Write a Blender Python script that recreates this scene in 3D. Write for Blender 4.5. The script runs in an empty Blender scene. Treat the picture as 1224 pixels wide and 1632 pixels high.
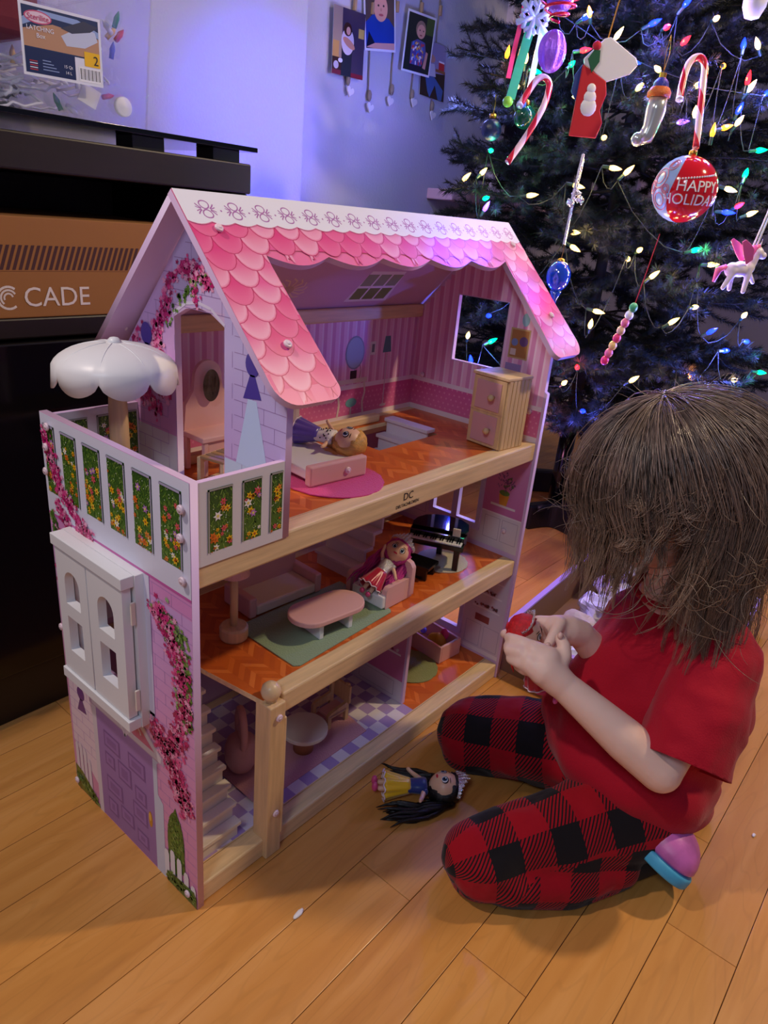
import bpy, bmesh, math, random
from mathutils import Vector, Matrix, noise
random.seed(7)
S = bpy.context.scene
COL = S.collection
PI = math.pi
def lin(c):
    return tuple(((x/255)/12.92 if x/255 <= .04045 else ((x/255+.055)/1.055)**2.4) for x in c)
# ---------------------------------------------------------------- camera
camd = bpy.data.cameras.new('camera'); cam = bpy.data.objects.new('camera', camd); COL.objects.link(cam)
S.camera = cam
camd.sensor_fit = 'VERTICAL'; camd.sensor_height = 24; camd.lens = 24*1125.0/1632.0; camd.clip_start = .02
CP = Vector((-.414, -.596, .922))
_a, _b, _c = -.903, 1.173, .096
RM = Matrix.Rotation(_a, 3, 'Z') @ Matrix.Rotation(_b, 3, 'X') @ Matrix.Rotation(_c, 3, 'Z')
cam.matrix_world = Matrix.Translation(CP) @ RM.to_4x4()
def at(u, v, k):                       # photo pixel + true distance along the view axis -> a point of the place
    return CP + (RM @ Vector(((u-612)/1125, -(v-816)/1125, -1)))*k
# ---------------------------------------------------------------- light
w = bpy.data.worlds.new('room_ambient'); S.world = w; w.use_nodes = True
w.node_tree.nodes['Background'].inputs[0].default_value = (.50, .50, .85, 1)
w.node_tree.nodes['Background'].inputs[1].default_value = .15
def lamp(name, kind, loc, power, color, size=.1, target=None, spot=None):
    d = bpy.data.lights.new(name, kind); d.energy = power; d.color = color
    if kind == 'AREA': d.shape = 'DISK'; d.size = size
    else: d.shadow_soft_size = size
    if spot: d.spot_size = spot; d.spot_blend = .9
    o = bpy.data.objects.new(name, d); COL.objects.link(o); o.location = loc
    if target is not None: o.rotation_euler = (Vector(target)-Vector(loc)).to_track_quat('-Z', 'Y').to_euler()
    return o
lamp('ceiling_light_warm', 'AREA', (1.55, -1.05, 2.3), 25, (1, .76, .48), .12, (.3, -.1, .2))
lamp('ceiling_light_cool', 'AREA', (-.80, .55, 2.3), 17, (1, .84, .74), .10, (.2, 0, .3))
lamp('front_fill_light', 'AREA', (-1.5, -.75, 2.2), 12, (.72, .82, 1.0), .5, (.3, .1, .4))  # soft cool fill added at the front left, with no fixture there
S.view_settings.view_transform = 'Standard'; S.view_settings.look = 'None'; S.view_settings.gamma = 1
S.view_settings.use_curve_mapping = False; S.view_settings.exposure = .0
# ---------------------------------------------------------------- materials
def mat(name, rgb, rough=.5, metal=0, spec=.5, var=0, vscale=8, bump=0, bscale=60, emit=0, trans=0, coat=0, vcol=False, sheen=0, stretch=None, alpha=1):
    m = bpy.data.materials.new(name); m.use_nodes = True; n = m.node_tree.nodes; l = m.node_tree.links
    b = n['Principled BSDF']; c = lin(rgb)
    b.inputs['Base Color'].default_value = (*c, 1); b.inputs['Roughness'].default_value = rough
    b.inputs['Metallic'].default_value = metal; b.inputs['Specular IOR Level'].default_value = spec
    b.inputs['Transmission Weight'].default_value = trans; b.inputs['Coat Weight'].default_value = coat
    b.inputs['Sheen Weight'].default_value = sheen
    if alpha < 1: b.inputs['Alpha'].default_value = alpha
    if emit: b.inputs['Emission Color'].default_value = (*c, 1); b.inputs['Emission Strength'].default_value = emit
    if vcol:
        a = n.new('ShaderNodeVertexColor'); a.layer_name = 'Col'; l.new(a.outputs[0], b.inputs['Base Color'])
    tc = None
    if var or bump:
        tc = n.new('ShaderNodeTexCoord'); mp = n.new('ShaderNodeMapping'); l.new(tc.outputs['Object'], mp.inputs[0])
        if stretch: mp.inputs['Scale'].default_value = stretch
    if var:
        t = n.new('ShaderNodeTexNoise'); t.inputs['Scale'].default_value = vscale; t.inputs['Detail'].default_value = 5
        l.new(mp.outputs[0], t.inputs[0])
        hs = n.new('ShaderNodeHueSaturation'); mr = n.new('ShaderNodeMapRange')
        mr.inputs[1].default_value = .3; mr.inputs[2].default_value = .7
        mr.inputs[3].default_value = 1-var; mr.inputs[4].default_value = 1+var
        l.new(t.outputs[0], mr.inputs[0]); l.new(mr.outputs[0], hs.inputs['Value'])
        if vcol: l.new(a.outputs[0], hs.inputs['Color'])
        else: hs.inputs['Color'].default_value = (*c, 1)
        l.new(hs.outputs[0], b.inputs['Base Color'])
    if bump:
        t2 = n.new('ShaderNodeTexNoise'); t2.inputs['Scale'].default_value = bscale; t2.inputs['Detail'].default_value = 4
        l.new(mp.outputs[0], t2.inputs[0])
        bp = n.new('ShaderNodeBump'); bp.inputs['Strength'].default_value = bump; bp.inputs['Distance'].default_value = .002
        l.new(t2.outputs[0], bp.inputs['Height']); l.new(bp.outputs[0], b.inputs['Normal'])
    return m
M = {}
M['print'] = mat('printed_board', (255,255,255), .33, vcol=True)
M['vcol'] = mat('painted', (255,255,255), .55, vcol=True)
M['lilac'] = mat('lilac_board', (222,190,226), .45)
M['white'] = mat('white_plastic', (236,236,238), .35)
M['cream'] = mat('cream_paint', (232,222,206), .45)
M['blush'] = mat('blush_paint', (226,176,172), .5, var=.02)
M['screw'] = mat('screw_cap', (240,215,225), .3)
M['steel'] = mat('steel', (150,150,155), .3, 1)
M['pine'] = mat('pine_wood', (228,196,148), .5, var=.13, vscale=9, stretch=(1.2,14,14), bump=.15, bscale=20)
M['pinez'] = mat('pine_wood_upright', (222,188,138), .5, var=.12, vscale=9, stretch=(14,14,1.2), bump=.15, bscale=20)
M['black'] = mat('black_lacquer', (12,12,14), .16)
M['dark'] = mat('espresso_wood', (30,19,16), .42, var=.25, vscale=6, stretch=(1,10,10))
M['skin_doll'] = mat('doll_plastic', (236,190,158), .4)
M['silver'] = mat('glitter_silver', (220,220,225), .22, .9, bump=1, bscale=500)
M['gold'] = mat('gold', (210,160,70), .3, 1)
# ---------------------------------------------------------------- builders
def link(name, me, m, parent=None, smooth=False, bevel=0, loc=None):
    o = bpy.data.objects.new(name, me); COL.objects.link(o)
    if m is not None:
        for x in (m if isinstance(m, (list, tuple)) else [m]): me.materials.append(x)
    if parent is not None: o.parent = parent
    if loc is not None: o.location = loc
    if smooth:
        for p in me.polygons: p.use_smooth = True
    if bevel:
        b = o.modifiers.new('bevel', 'BEVEL'); b.width = bevel; b.segments = 2; b.limit_method = 'ANGLE'; b.angle_limit = .6
    return o
def tag(o, label=None, cat=None, group=None, kind=None):
    if label: o['label'] = label
    if cat: o['category'] = cat
    if group: o['group'] = group
    if kind: o['kind'] = kind
    return o
def thing(name, label, cat, loc=(0,0,0), rz=0, group=None):
    o = bpy.data.objects.new(name, None); COL.objects.link(o); o.location = loc; o.rotation_euler = (0,0,rz)
    o.empty_display_size = .02
    return tag(o, label, cat, group)
def tree_copy(o, parent=None):
    c = o.copy(); COL.objects.link(c)
    if parent is not None: c.parent = parent
    for ch in o.children: tree_copy(ch, c)
    return c
class MB:
    def __init__(s): s.v = []; s.f = []; s.mi = []; s.m = 0
    def box(s, a, b, R=None, c=None):
        k = len(s.v); x0,y0,z0 = a; x1,y1,z1 = b
        pts = [Vector(p) for p in ((x0,y0,z0),(x1,y0,z0),(x1,y1,z0),(x0,y1,z0),(x0,y0,z1),(x1,y0,z1),(x1,y1,z1),(x0,y1,z1))]
        if R is not None: pts = [R @ p + (c or Vector()) for p in pts]
        s.v += pts; s.f += [[k+i for i in q] for q in ((3,2,1,0),(4,5,6,7),(0,1,5,4),(1,2,6,5),(2,3,7,6),(3,0,4,7))]; s.mi += [s.m]*6
        return s
    def tube(s, path, r, n=8, caps=True):
        path = [Vector(p) for p in path]; rs = r if isinstance(r, (list, tuple)) else [r]*len(path)
        k = len(s.v); up = None
        for i, p in enumerate(path):
            d = (path[min(i+1, len(path)-1)]-path[max(i-1, 0)]).normalized()
            if up is None: up = d.orthogonal().normalized()
            up = (up-d*up.dot(d)); up = up.normalized() if up.length > 1e-6 else d.orthogonal().normalized()
            sd = d.cross(up)
            for j in range(n):
                t = 2*PI*j/n; s.v.append(p+(up*math.cos(t)+sd*math.sin(t))*rs[i])
        for i in range(len(path)-1):
            for j in range(n):
                a = k+i*n+j; b = k+i*n+(j+1) % n; s.f.append([a, b, b+n, a+n]); s.mi.append(s.m)
        if caps:
            s.f.append([k+j for j in range(n)][::-1]); s.f.append([k+(len(path)-1)*n+j for j in range(n)]); s.mi += [s.m]*2
        return s
    def lathe(s, prof, n=24, c=(0,0,0), ax=(0,0,1)):
        c = Vector(c); ax = Vector(ax).normalized(); Q = ax.to_track_quat('Z', 'Y').to_matrix(); k = len(s.v)
        for r, z in prof:
            for j in range(n):
                t = 2*PI*j/n; s.v.append(c+Q @ Vector((r*math.cos(t), r*math.sin(t), z)))
        for i in range(len(prof)-1):
            for j in range(n):
                a = k+i*n+j; b = k+i*n+(j+1) % n; s.f.append([a, b, b+n, a+n]); s.mi.append(s.m)
        s.f.append([k+j for j in range(n)][::-1]); s.f.append([k+(len(prof)-1)*n+j for j in range(n)]); s.mi += [s.m]*2
        return s
    def ball(s, c, r, n=16, R=None):
        r = Vector((r, r, r)) if isinstance(r, (int, float)) else Vector(r); c = Vector(c); k = len(s.v); h = n//2
        for i in range(h+1):
            ph = PI*i/h
            for j in range(n):
                t = 2*PI*j/n; p = Vector((math.sin(ph)*math.cos(t)*r.x, math.sin(ph)*math.sin(t)*r.y, math.cos(ph)*r.z))
                s.v.append(c+(R @ p if R is not None else p))
        for i in range(h):
            for j in range(n):
                a = k+i*n+j; b = k+i*n+(j+1) % n; s.f.append([a, a+n, b+n, b]); s.mi.append(s.m)
        return s
    def prism(s, poly, h, O=(0,0,0), U=(1,0,0), V=(0,1,0)):
        O = Vector(O); U = Vector(U); V = Vector(V); N = U.cross(V).normalized()*h; k = len(s.v); n = len(poly)
        s.v += [O+U*a+V*b for a, b in poly]+[O+U*a+V*b+N for a, b in poly]
        s.f += [list(range(k+n-1, k-1, -1)), list(range(k+n, k+2*n))]+[[k+i, k+(i+1) % n, k+n+(i+1) % n, k+n+i] for i in range(n)]
        s.mi += [s.m]*(n+2); return s
    def mesh(s, name):
        me = bpy.data.meshes.new(name); me.from_pydata([tuple(v) for v in s.v], [], s.f); me.update()
        me.polygons.foreach_set('material_index', s.mi); return me
    def build(s, name, m, parent=None, smooth=False, bevel=0, loc=None):
        return link(name, s.mesh(name), m, parent, smooth, bevel, loc)
def bx(name, a, b, m, parent=None, bevel=.0008): return MB().box(a, b).build(name, m, parent, bevel=bevel)
def plate(name, outer, holes, th, O, U, V, m, parent=None, bevel=0):
    """board with real openings: O + U*a + V*b, thickness th on the far side of N = U x V"""
    cu = bpy.data.curves.new(name, 'CURVE'); cu.dimensions = '2D'; cu.fill_mode = 'BOTH'; cu.extrude = th/2
    for ring in [outer]+list(holes):
        sp = cu.splines.new('POLY'); sp.points.add(len(ring)-1); sp.use_cyclic_u = True
        for i, (a, b) in enumerate(ring): sp.points[i].co = (a, b, 0, 1)
    tmp = bpy.data.objects.new('tmp', cu); me = bpy.data.meshes.new_from_object(tmp)
    bpy.data.objects.remove(tmp); bpy.data.curves.remove(cu)
    U = Vector(U).normalized(); V = Vector(V).normalized(); N = U.cross(V)
    O = Vector(O)-N*th/2
    me.transform(Matrix(((U.x, V.x, N.x, O.x), (U.y, V.y, N.y, O.y), (U.z, V.z, N.z, O.z), (0, 0, 0, 1))))
    me.name = name
    return link(name, me, m, parent, bevel=bevel)
def text(name, body, size, O, U, V, m, parent=None, th=.0003, align='CENTER', bold=0):
    cu = bpy.data.curves.new(name, 'FONT'); cu.body = body; cu.size = size; cu.align_x = align; cu.align_y = 'CENTER'
    cu.extrude = th; cu.offset = bold; cu.resolution_u = 3
    tmp = bpy.data.objects.new('tmp', cu); me = bpy.data.meshes.new_from_object(tmp)
    bpy.data.objects.remove(tmp); bpy.data.curves.remove(cu)
    U = Vector(U).normalized(); V = Vector(V).normalized(); N = U.cross(V); O = Vector(O)
    me.transform(Matrix(((U.x, V.x, N.x, O.x), (U.y, V.y, N.y, O.y), (U.z, V.z, N.z, O.z), (0, 0, 0, 1))))
    return link(name, me, m, parent)
def ell(cx, cy, rx, ry=None, n=20, a0=0, a1=2*PI, rot=0):
    ry = rx if ry is None else ry; out = []
    full = abs(a1-a0-2*PI) < 1e-6
    for i in range(n if full else n+1):
        t = a0+(a1-a0)*i/n; x = rx*math.cos(t); y = ry*math.sin(t)
        out.append((cx+x*math.cos(rot)-y*math.sin(rot), cy+x*math.sin(rot)+y*math.cos(rot)))
    return out
def rect(a, b, c, d): return [(a, b), (c, b), (c, d), (a, d)]
class Print:
    """flat printed artwork: coloured shapes laid on a board, one mesh"""
    EPS = .00009
    def __init__(s, clip=None): s.v = []; s.f = []; s.c = []; s.clip = clip
    def poly(s, pts, col, layer=1):
        if s.clip and not all(s.clip(a, b) for a, b in pts): return s
        k = len(s.v); s.v += [(a, b, layer) for a, b in pts]; s.f.append(list(range(k, k+len(pts))))
        s.c.append([col]*len(pts) if not isinstance(col, list) else col); return s
    def rect(s, a, b, c, d, col, layer=1): return s.poly(rect(a, b, c, d), col, layer)
    def vgrad(s, a, b, c, d, c0, c1, layer=1): return s.poly(rect(a, b, c, d), [c0, c0, c1, c1], layer)
    def stroke(s, pts, w_, col, layer=2):
        for (a, b), (c, d) in zip(pts, pts[1:]):
            L_ = math.hypot(c-a, d-b) or 1; nx = -(d-b)/L_*w_/2; ny = (c-a)/L_*w_/2
            s.poly([(a-nx, b-ny), (c-nx, d-ny), (c+nx, d+ny), (a+nx, b+ny)], col, layer)
        return s
    def fan(s, pts, centre, cin, cout, layer=1):
        n = len(pts)
        for i in range(n):
            a, b = pts[i], pts[(i+1) % n]
            ca = cout[i] if isinstance(cout, list) else cout; cb = cout[(i+1) % n] if isinstance(cout, list) else cout
            s.poly([centre, a, b], [cin, ca, cb], layer)
        return s
    def bricks(s, a, b, c, d, bw, bh, col, lw=.0007, layer=1):
        r = 0; v = b
        while v < d+1e-6:
            s.stroke([(a+(c-a)*i/14, v) for i in range(15)], lw, col, layer)
            u = a+(bw/2 if r % 2 else 0)+bw/2
            while u < c:
                if v+bh <= d+1e-6: s.stroke([(u, v), (u, v+bh/2), (u, v+bh)], lw, col, layer)
                u += bw
            v += bh; r += 1
        return s
    def blossoms(s, path, spread, n, size, cols, layer=5, rnd=None):
        rnd = rnd or random.Random(3)
        for i in range(n):
            t = rnd.random()*(len(path)-1.001); j = int(t); f = t-j
            x = path[j][0]*(1-f)+path[j+1][0]*f+rnd.gauss(0, spread*.5); y = path[j][1]*(1-f)+path[j+1][1]*f+rnd.gauss(0, spread*.5)
            r = size*rnd.uniform(.6, 1.3); col = rnd.choice(cols); a0 = rnd.random()*6; m = rnd.choice((5, 6, 7)); pts = []
            for q in range(m*2):
                rr = r*(1 if q % 2 else rnd.uniform(.3, .7)); pts.append((x+rr*math.cos(a0+q*PI/m), y+rr*math.sin(a0+q*PI/m)))
            s.poly(pts, col, layer+i % 9)
        return s
    def build(s, name, O, U, V, parent, m=None):
        U = Vector(U).normalized(); V = Vector(V).normalized(); N = U.cross(V); O = Vector(O)
        me = bpy.data.meshes.new(name); me.from_pydata([tuple(O+U*a+V*b+N*(s.EPS*(.6+l))) for a, b, l in s.v], [], s.f)
        ca = me.color_attributes.new('Col', 'FLOAT_COLOR', 'CORNER'); buf = []
        for c in s.c:
            for q in c: buf += [*lin(q), 1]
        ca.data.foreach_set('color', buf)
        return link(name, me, m or M['print'], parent)
MAG = [(214,44,128), (232,82,150), (196,30,110), (240,130,178), (170,24,92), (246,170,205)]
GRN = [(74,110,40), (104,142,58), (52,84,34), (134,164,84), (88,124,60)]
FLW = [(250,200,30), (248,216,70), (236,120,40), (240,150,60), (250,245,240), (228,90,110), (190,130,200), (250,200,30)]
def evaluated(o):
    dg = bpy.context.evaluated_depsgraph_get(); dg.update(); me = bpy.data.meshes.new_from_object(o.evaluated_get(dg)); return me
def organic(name, balls, cones, voxel, m, par, smooth=6, extra=None, floorz=None, keep=None):
    q_ = MB()
    for c, r in balls: q_.ball(c, r if isinstance(r, (int,float)) else r, 20)
    for a, b_, ra, rb in cones:
        a = Vector(a); b_ = Vector(b_); n_ = max(2, int((b_-a).length/.01)); q_.tube([a.lerp(b_, i/n_) for i in range(n_+1)], [ra+(rb-ra)*i/n_ for i in range(n_+1)], 20)
        q_.ball(a, ra, 16); q_.ball(b_, rb, 16)
    if extra: extra(q_)
    o = q_.build('tmp', None); rm = o.modifiers.new('r','REMESH'); rm.mode = 'VOXEL'; rm.voxel_size = voxel; rm.use_smooth_shade = True
    sm = o.modifiers.new('s','SMOOTH'); sm.factor = .5; sm.iterations = smooth
    me = evaluated(o); bpy.data.objects.remove(o); me.name = name
    if floorz is not None:
        for v_ in me.vertices:
            if v_.co.z < floorz: v_.co.z = floorz
    if keep:
        bm = bmesh.new(); bm.from_mesh(me)
        for co, no in keep:
            geom = [f_ for f_ in bm.faces if (f_.calc_center_median()-Vector(co)).length < .3]
            vs = set(v_ for f_ in geom for v_ in f_.verts); es = set(e_ for f_ in geom for e_ in f_.edges)
            bmesh.ops.bisect_plane(bm, geom=list(vs)+list(es)+geom, plane_co=co, plane_no=no, clear_outer=True)
        bm.to_mesh(me); bm.free()
    for p in me.polygons: p.use_smooth = True
    me.update()
    return link(name, me, m, par, True)
# ---------------------------------------------------------------- the room
fm = bpy.data.materials.new('maple_planks'); fm.use_nodes = True
n = fm.node_tree.nodes; l = fm.node_tree.links; b = n['Principled BSDF']
tc = n.new('ShaderNodeTexCoord'); oi = n.new('ShaderNodeObjectInfo'); mp = n.new('ShaderNodeMapping')
cm = n.new('ShaderNodeCombineXYZ'); l.new(oi.outputs['Random'], cm.inputs[2]); sc = n.new('ShaderNodeVectorMath'); sc.operation = 'SCALE'; sc.inputs['Scale'].default_value = 37
l.new(cm.outputs[0], sc.inputs[0]); ad = n.new('ShaderNodeVectorMath'); l.new(tc.outputs['Object'], ad.inputs[0]); l.new(sc.outputs[0], ad.inputs[1])
l.new(ad.outputs[0], mp.inputs[0]); mp.inputs['Scale'].default_value = (1.6, 14, 1)
ns = n.new('ShaderNodeTexNoise'); ns.inputs['Scale'].default_value = 2.2; ns.inputs['Detail'].default_value = 6; ns.inputs['Distortion'].default_value = .6; l.new(mp.outputs[0], ns.inputs[0])
cr = n.new('ShaderNodeValToRGB'); l.new(ns.outputs[0], cr.inputs[0]); e = cr.color_ramp.elements
e[0].position = .30; e[0].color = (*lin((198,134,66)), 1); e[1].position = .66; e[1].color = (*lin((216,154,84)), 1)
q = cr.color_ramp.elements.new(.47); q.color = (*lin((208,144,72)), 1)
mp2 = n.new('ShaderNodeMapping'); l.new(ad.outputs[0], mp2.inputs[0]); mp2.inputs['Scale'].default_value = (1.1, 7, 1)
wv = n.new('ShaderNodeTexNoise'); wv.inputs['Scale'].default_value = 3; wv.inputs['Detail'].default_value = 1; l.new(mp2.outputs[0], wv.inputs[0])
mm = n.new('ShaderNodeMath'); mm.operation = 'MULTIPLY'; mm.inputs[1].default_value = 60; l.new(wv.outputs[0], mm.inputs[0])
si = n.new('ShaderNodeMath'); si.operation = 'SINE'; l.new(mm.outputs[0], si.inputs[0])
mr = n.new('ShaderNodeMapRange'); mr.inputs[1].default_value = .75; mr.inputs[2].default_value = 1; mr.inputs[3].default_value = 1; mr.inputs[4].default_value = .93; l.new(si.outputs[0], mr.inputs[0])
hv = n.new('ShaderNodeMapRange'); hv.inputs[3].default_value = .90; hv.inputs[4].default_value = 1.06; l.new(oi.outputs['Random'], hv.inputs[0])
pr = n.new('ShaderNodeMath'); pr.operation = 'MULTIPLY'; l.new(mr.outputs[0], pr.inputs[0]); l.new(hv.outputs[0], pr.inputs[1])
hs = n.new('ShaderNodeHueSaturation'); l.new(cr.outputs[0], hs.inputs['Color']); l.new(pr.outputs[0], hs.inputs['Value']); l.new(hs.outputs[0], b.inputs['Base Color'])
b.inputs['Roughness'].default_value = .30; b.inputs['Coat Weight'].default_value = .15; b.inputs['Coat Roughness'].default_value = .2
floor = tag(bx('floor', (-2.2, -1.4, -.05), (4.2, 1.5, -.0032), mat('subfloor', (60,36,18), .8), bevel=0), kind='structure')
rr = random.Random(11)
PW = .0985; y = -.606-PW*7; row = 0
while y < 1.15:
    x = -2.0-rr.random()*.5
    while x < 4.0:
        L_ = rr.uniform(.9, 1.6)
        me = MB().box((0, 0, -.003), (L_-.0009, PW-.0009, 0)).mesh('floor_plank')
        link('floor_plank', me, fm, floor, bevel=.0007, loc=(x, y, 0)); x += L_
    y += PW; row += 1
M['wall'] = mat('textured_wall_paint', (186,184,204), .85, bump=.5, bscale=130)
def wallbox(name, a, b): return tag(bx(name, a, b, M['wall'], bevel=.004), kind='structure')
wallbox('wall_back', (-2.2, 1.0, 0), (1.095, 1.2, 2.5))
wallbox('wall_alcove', (1.095, 1.05, 0), (4.2, 1.2, 2.5))
wallbox('wall_right', (4.2, -1.4, 0), (4.3, 1.2, 2.5))
tag(bx('baseboard_back', (1.095, 1.035, 0), (4.2, 1.05, .09), M['white'], bevel=.003), kind='structure')
# window behind the tree
wi = thing('window_1', None, None); wi['kind'] = 'structure'
wf = mat('window_frame_paint', (215,200,215), .5); gl = mat('night_glass', (14,18,34), .06)
for a, b_ in (((2.10,1.02,1.02),(2.14,1.06,1.72)), ((2.98,1.02,1.02),(3.02,1.06,1.72)), ((2.14,1.02,1.68),(2.98,1.06,1.72)), ((2.14,1.02,1.02),(2.98,1.06,1.05))):
    bx('window_frame', a, b_, wf, wi, .003)
for x in (2.36, 2.58, 2.80): bx('glazing_bar', (x-.008,1.026,1.05), (x+.008,1.046,1.68), wf, wi, .001)
bx('glazing_bar', (2.14,1.027,1.36), (2.98,1.045,1.376), wf, wi, .001)
bx('pane', (2.14,1.034,1.05), (2.98,1.042,1.68), gl, wi, 0)
bx('window_sill', (1.74,.94,.985), (3.1,1.05,1.02), mat('sill_paint', (214,176,196), .4), wi, .004)
sg = thing('wall_plaque', 'lilac plaque with gold script hanging on the wall behind the tree', 'sign')
O = at(1068, 262, 3.05); bx('board', tuple(O+Vector((-.26,0,-.14))), tuple(O+Vector((.26,.02,.17))), mat('plaque_paint', (176,158,200), .6), sg, .003)
text('gold_lettering', 'the', .07, O+Vector((-.06,-.002,-.01)), (1,0,0), (0,0,1), M['gold'], sg, .001)
text('gold_lettering', 'en', .07, O+Vector((.13,-.002,-.03)), (1,0,0), (0,0,1), M['gold'], sg, .001)
# ---------------------------------------------------------------- black media cabinet
cb = thing('media_cabinet', 'dark espresso media cabinet with an open shelf against the wall', 'cabinet', (0, .55, 0))
def cbx(nm, a, b_, m=M['dark'], bev=.003): return bx(nm, a, b_, m, cb, bev)
cbx('top_panel', (-1.3,0,.934), (.54,.44,.985)); cbx('side_panel', (.50,.01,0), (.54,.44,.934)); cbx('side_panel', (-1.3,.01,0), (-1.26,.44,.934))
cbx('shelf', (-1.26,.01,.690), (.50,.44,.722)); cbx('back_panel', (-1.26,.42,.05), (.50,.44,.934), mat('cabinet_back', (10,8,9), .6))
gb = mat('smoked_glass_door', (7,7,10), .12)
for i, (a, c) in enumerate(((-1.25,-.66), (-.655,-.07), (-.065,.495))):
    d = cbx('door', (a,-.012,.105), (c,.008,.688), gb); MB().box((c-.03,-.02,.36), (c-.022,-.012,.44)).build('door_handle', M['steel'], d, bevel=.001)
cbx('plinth', (-1.26,.0,.0), (.50,.03,.10), mat('plinth', (22,15,13), .4)); cbx('bottom_panel', (-1.26,.03,.05), (.50,.42,.10))
# glass shelf riser above
gs = thing('glass_riser_shelf', 'thin black glass riser shelf standing on the media cabinet', 'shelf', (0, .55, .985))
bx('glass_top', (-.9,-.012,.020), (.545,.40,.028), mat('black_glass', (10,12,18), .08), gs, .001)
for x in (-.5, .30, .46):
    bx('support_block', (x,.01,0), (x+.06,.06,.020), mat('riser_support_%d' % int(x*100), (34,36,40), .3), gs, .001)
for k, (dx, c) in enumerate(((0,(232,232,238)), (.012,(214,214,226)))):
    p = bx('paper_sheet', (-.55, .585+k*.004, 1.0137+k*.0008), (.435-dx, .83, 1.0143+k*.0008), mat('paper_%d' % k, c, .8), bevel=0)
    tag(p, ('lower' if k == 0 else 'upper')+' white paper sheet lying between the storage bin and black glass shelf', 'paper', 'papers under the storage bin')
# cardboard box on the shelf
kb = thing('cardboard_box', 'long brown cardboard box printed with slanted stripes on the cabinet shelf', 'box', (-.75, .562, .722))
kraft = mat('kraft_board', (158,104,48), .75, var=.05, vscale=3, bump=.1)
bx('carton', (0,0,0), (1.15,.33,.149), kraft, kb, .002)
P = Print(); dk = (74,40,38)
for i in range(118):
    x = .02+i*.0094; P.poly([(x, .072), (x+.0052, .072), (x+.0187, .108), (x+.0135, .108)], dk, 1)
P.stroke([(0,.070),(1.14,.070)], .0006, (110,64,34), 1)
P.build('printed_stripes', (0,-.0001,0), (1,0,0), (0,0,1), kb, mat('carton_ink', (255,255,255), .8, vcol=True))
ink = mat('white_ink', (232,218,205), .8)
text('printed_word', 'CADE', .042, (.905,-.0007,.030), (1,0,0), (0,0,1), ink, kb, .0002)
text('printed_word', 'open.', .017, (.763,-.0007,.136), (1,0,0), (0,0,1), ink, kb, .0002)
P = Print()
for r_, w_, a0, a1 in ((.0165,.0035,.9,5.4), (.0115,.003,.5,4.0), (.0065,.0028,.2,3.6)):
    P.stroke([(.828+r_*math.cos(a0+(a1-a0)*i/14), .031+r_*math.sin(a0+(a1-a0)*i/14)) for i in range(15)], w_, (232,218,205), 1)
P.build('printed_swirl_mark', (0,-.0002,0), (1,0,0), (0,0,1), kb, mat('carton_ink_w', (255,255,255), .8, vcol=True))
# ---------------------------------------------------------------- clear storage bin of string lights
bn = thing('storage_bin', 'clear plastic latching bin full of string lights on top of cabinet', 'box', (-.24, .64, 1.0155))
clear = mat('clear_plastic', (238,236,250), .08, trans=1.0, alpha=.17)
W_, D_, H_ = .62, .30, .235
def binwall(): # tapering open tub with thickness
    m_ = MB(); t0 = .0; rings = []
    for z, g in ((0,0), (.004,0), (H_*.5,.006), (H_-.02,.012), (H_-.018,.022), (H_,.024)):
        rings.append([(-g, -g, z), (W_+g, -g, z), (W_+g, D_+g, z), (-g, D_+g, z)])
    m_.v = [p for r in rings for p in r]
    for i in range(len(rings)-1):
        for j in range(4): m_.f.append([i*4+j, i*4+(j+1) % 4, i*4+4+(j+1) % 4, i*4+4+j])
    m_.f.append([3,2,1,0]); m_.mi = [0]*len(m_.f); return m_
o = binwall().build('tub', clear, bn); sm = o.modifiers.new('thick', 'SOLIDIFY'); sm.thickness = .003; bv = o.modifiers.new('b', 'BEVEL'); bv.width = .008; bv.segments = 2
bx('lid', (-.028,-.028,H_), (W_+.028,D_+.028,H_+.018), mat('lid_plastic', (176,172,200), .3, alpha=.75), bn, .006)
bx('latch', (.22,-.036,H_-.05), (.34,-.028,H_+.012), mat('grey_latch', (66,66,72), .4), bn, .003)
# label
P = Print(); LW, LH = .128, .094
P.rect(0,0,LW,LH,(236,238,244),1); P.rect(.004,.036,LW-.004,LH-.004,(26,52,96),2); P.poly([(.004,.060),(.05,.072),(LW-.004,.066),(LW-.004,.038),(.004,.038)],(196,150,116),3)
P.poly([(.004,.064),(.04,.080),(.10,.078),(LW-.004,.066),(LW-.004,.075),(.09,.086),(.03,.087),(.004,.074)],(150,176,220),4)
P.poly(ell(.028,.077,.021,.0085),(214,90,130),5); P.poly(ell(.028,.077,.019,.0068),(240,214,224),6)
P.poly([(.062,.060),(.095,.078),(.118,.074),(.122,.062),(.10,.050),(.07,.048)],(206,214,232),5); P.poly([(.062,.070),(.10,.086),(.124,.082),(.11,.073),(.08,.066)],(60,66,88),6)
P.rect(.004,.004,.082,.036,(22,44,90),5); P.rect(.098,.026,LW-.004,.046,(250,196,40),7)
P.rect(.088,.004,LW-.004,.024,(250,250,250),6)
for i in range(16): P.rect(.090+i*.0021,.007,.090+i*.0021+(.0006 if i % 3 else .0013),.022,(30,30,34),7)
for i in range(5): P.rect(.010+.0,.008+i*.0028,.022,.0092+i*.0028,(238,240,246) if i % 2 else (206,60,60),6)
for i in range(4): P.rect(.03,.010+i*.004,.055-.004*i,.0112+i*.004,(150,170,210),6)
LB = thing('x', None, None); bpy.data.objects.remove(LB)
LBO = Vector((.405, -.0135, .052))
pl = P.build('printed_label', LBO, (1,0,.02), (0,0,1), bn)
ik = {c: mat('ink_'+c, v_, .5) for c, v_ in dict(white=(245,245,250), navy=(24,40,88), pink=(205,60,110), black=(20,20,24)).items()}
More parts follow.
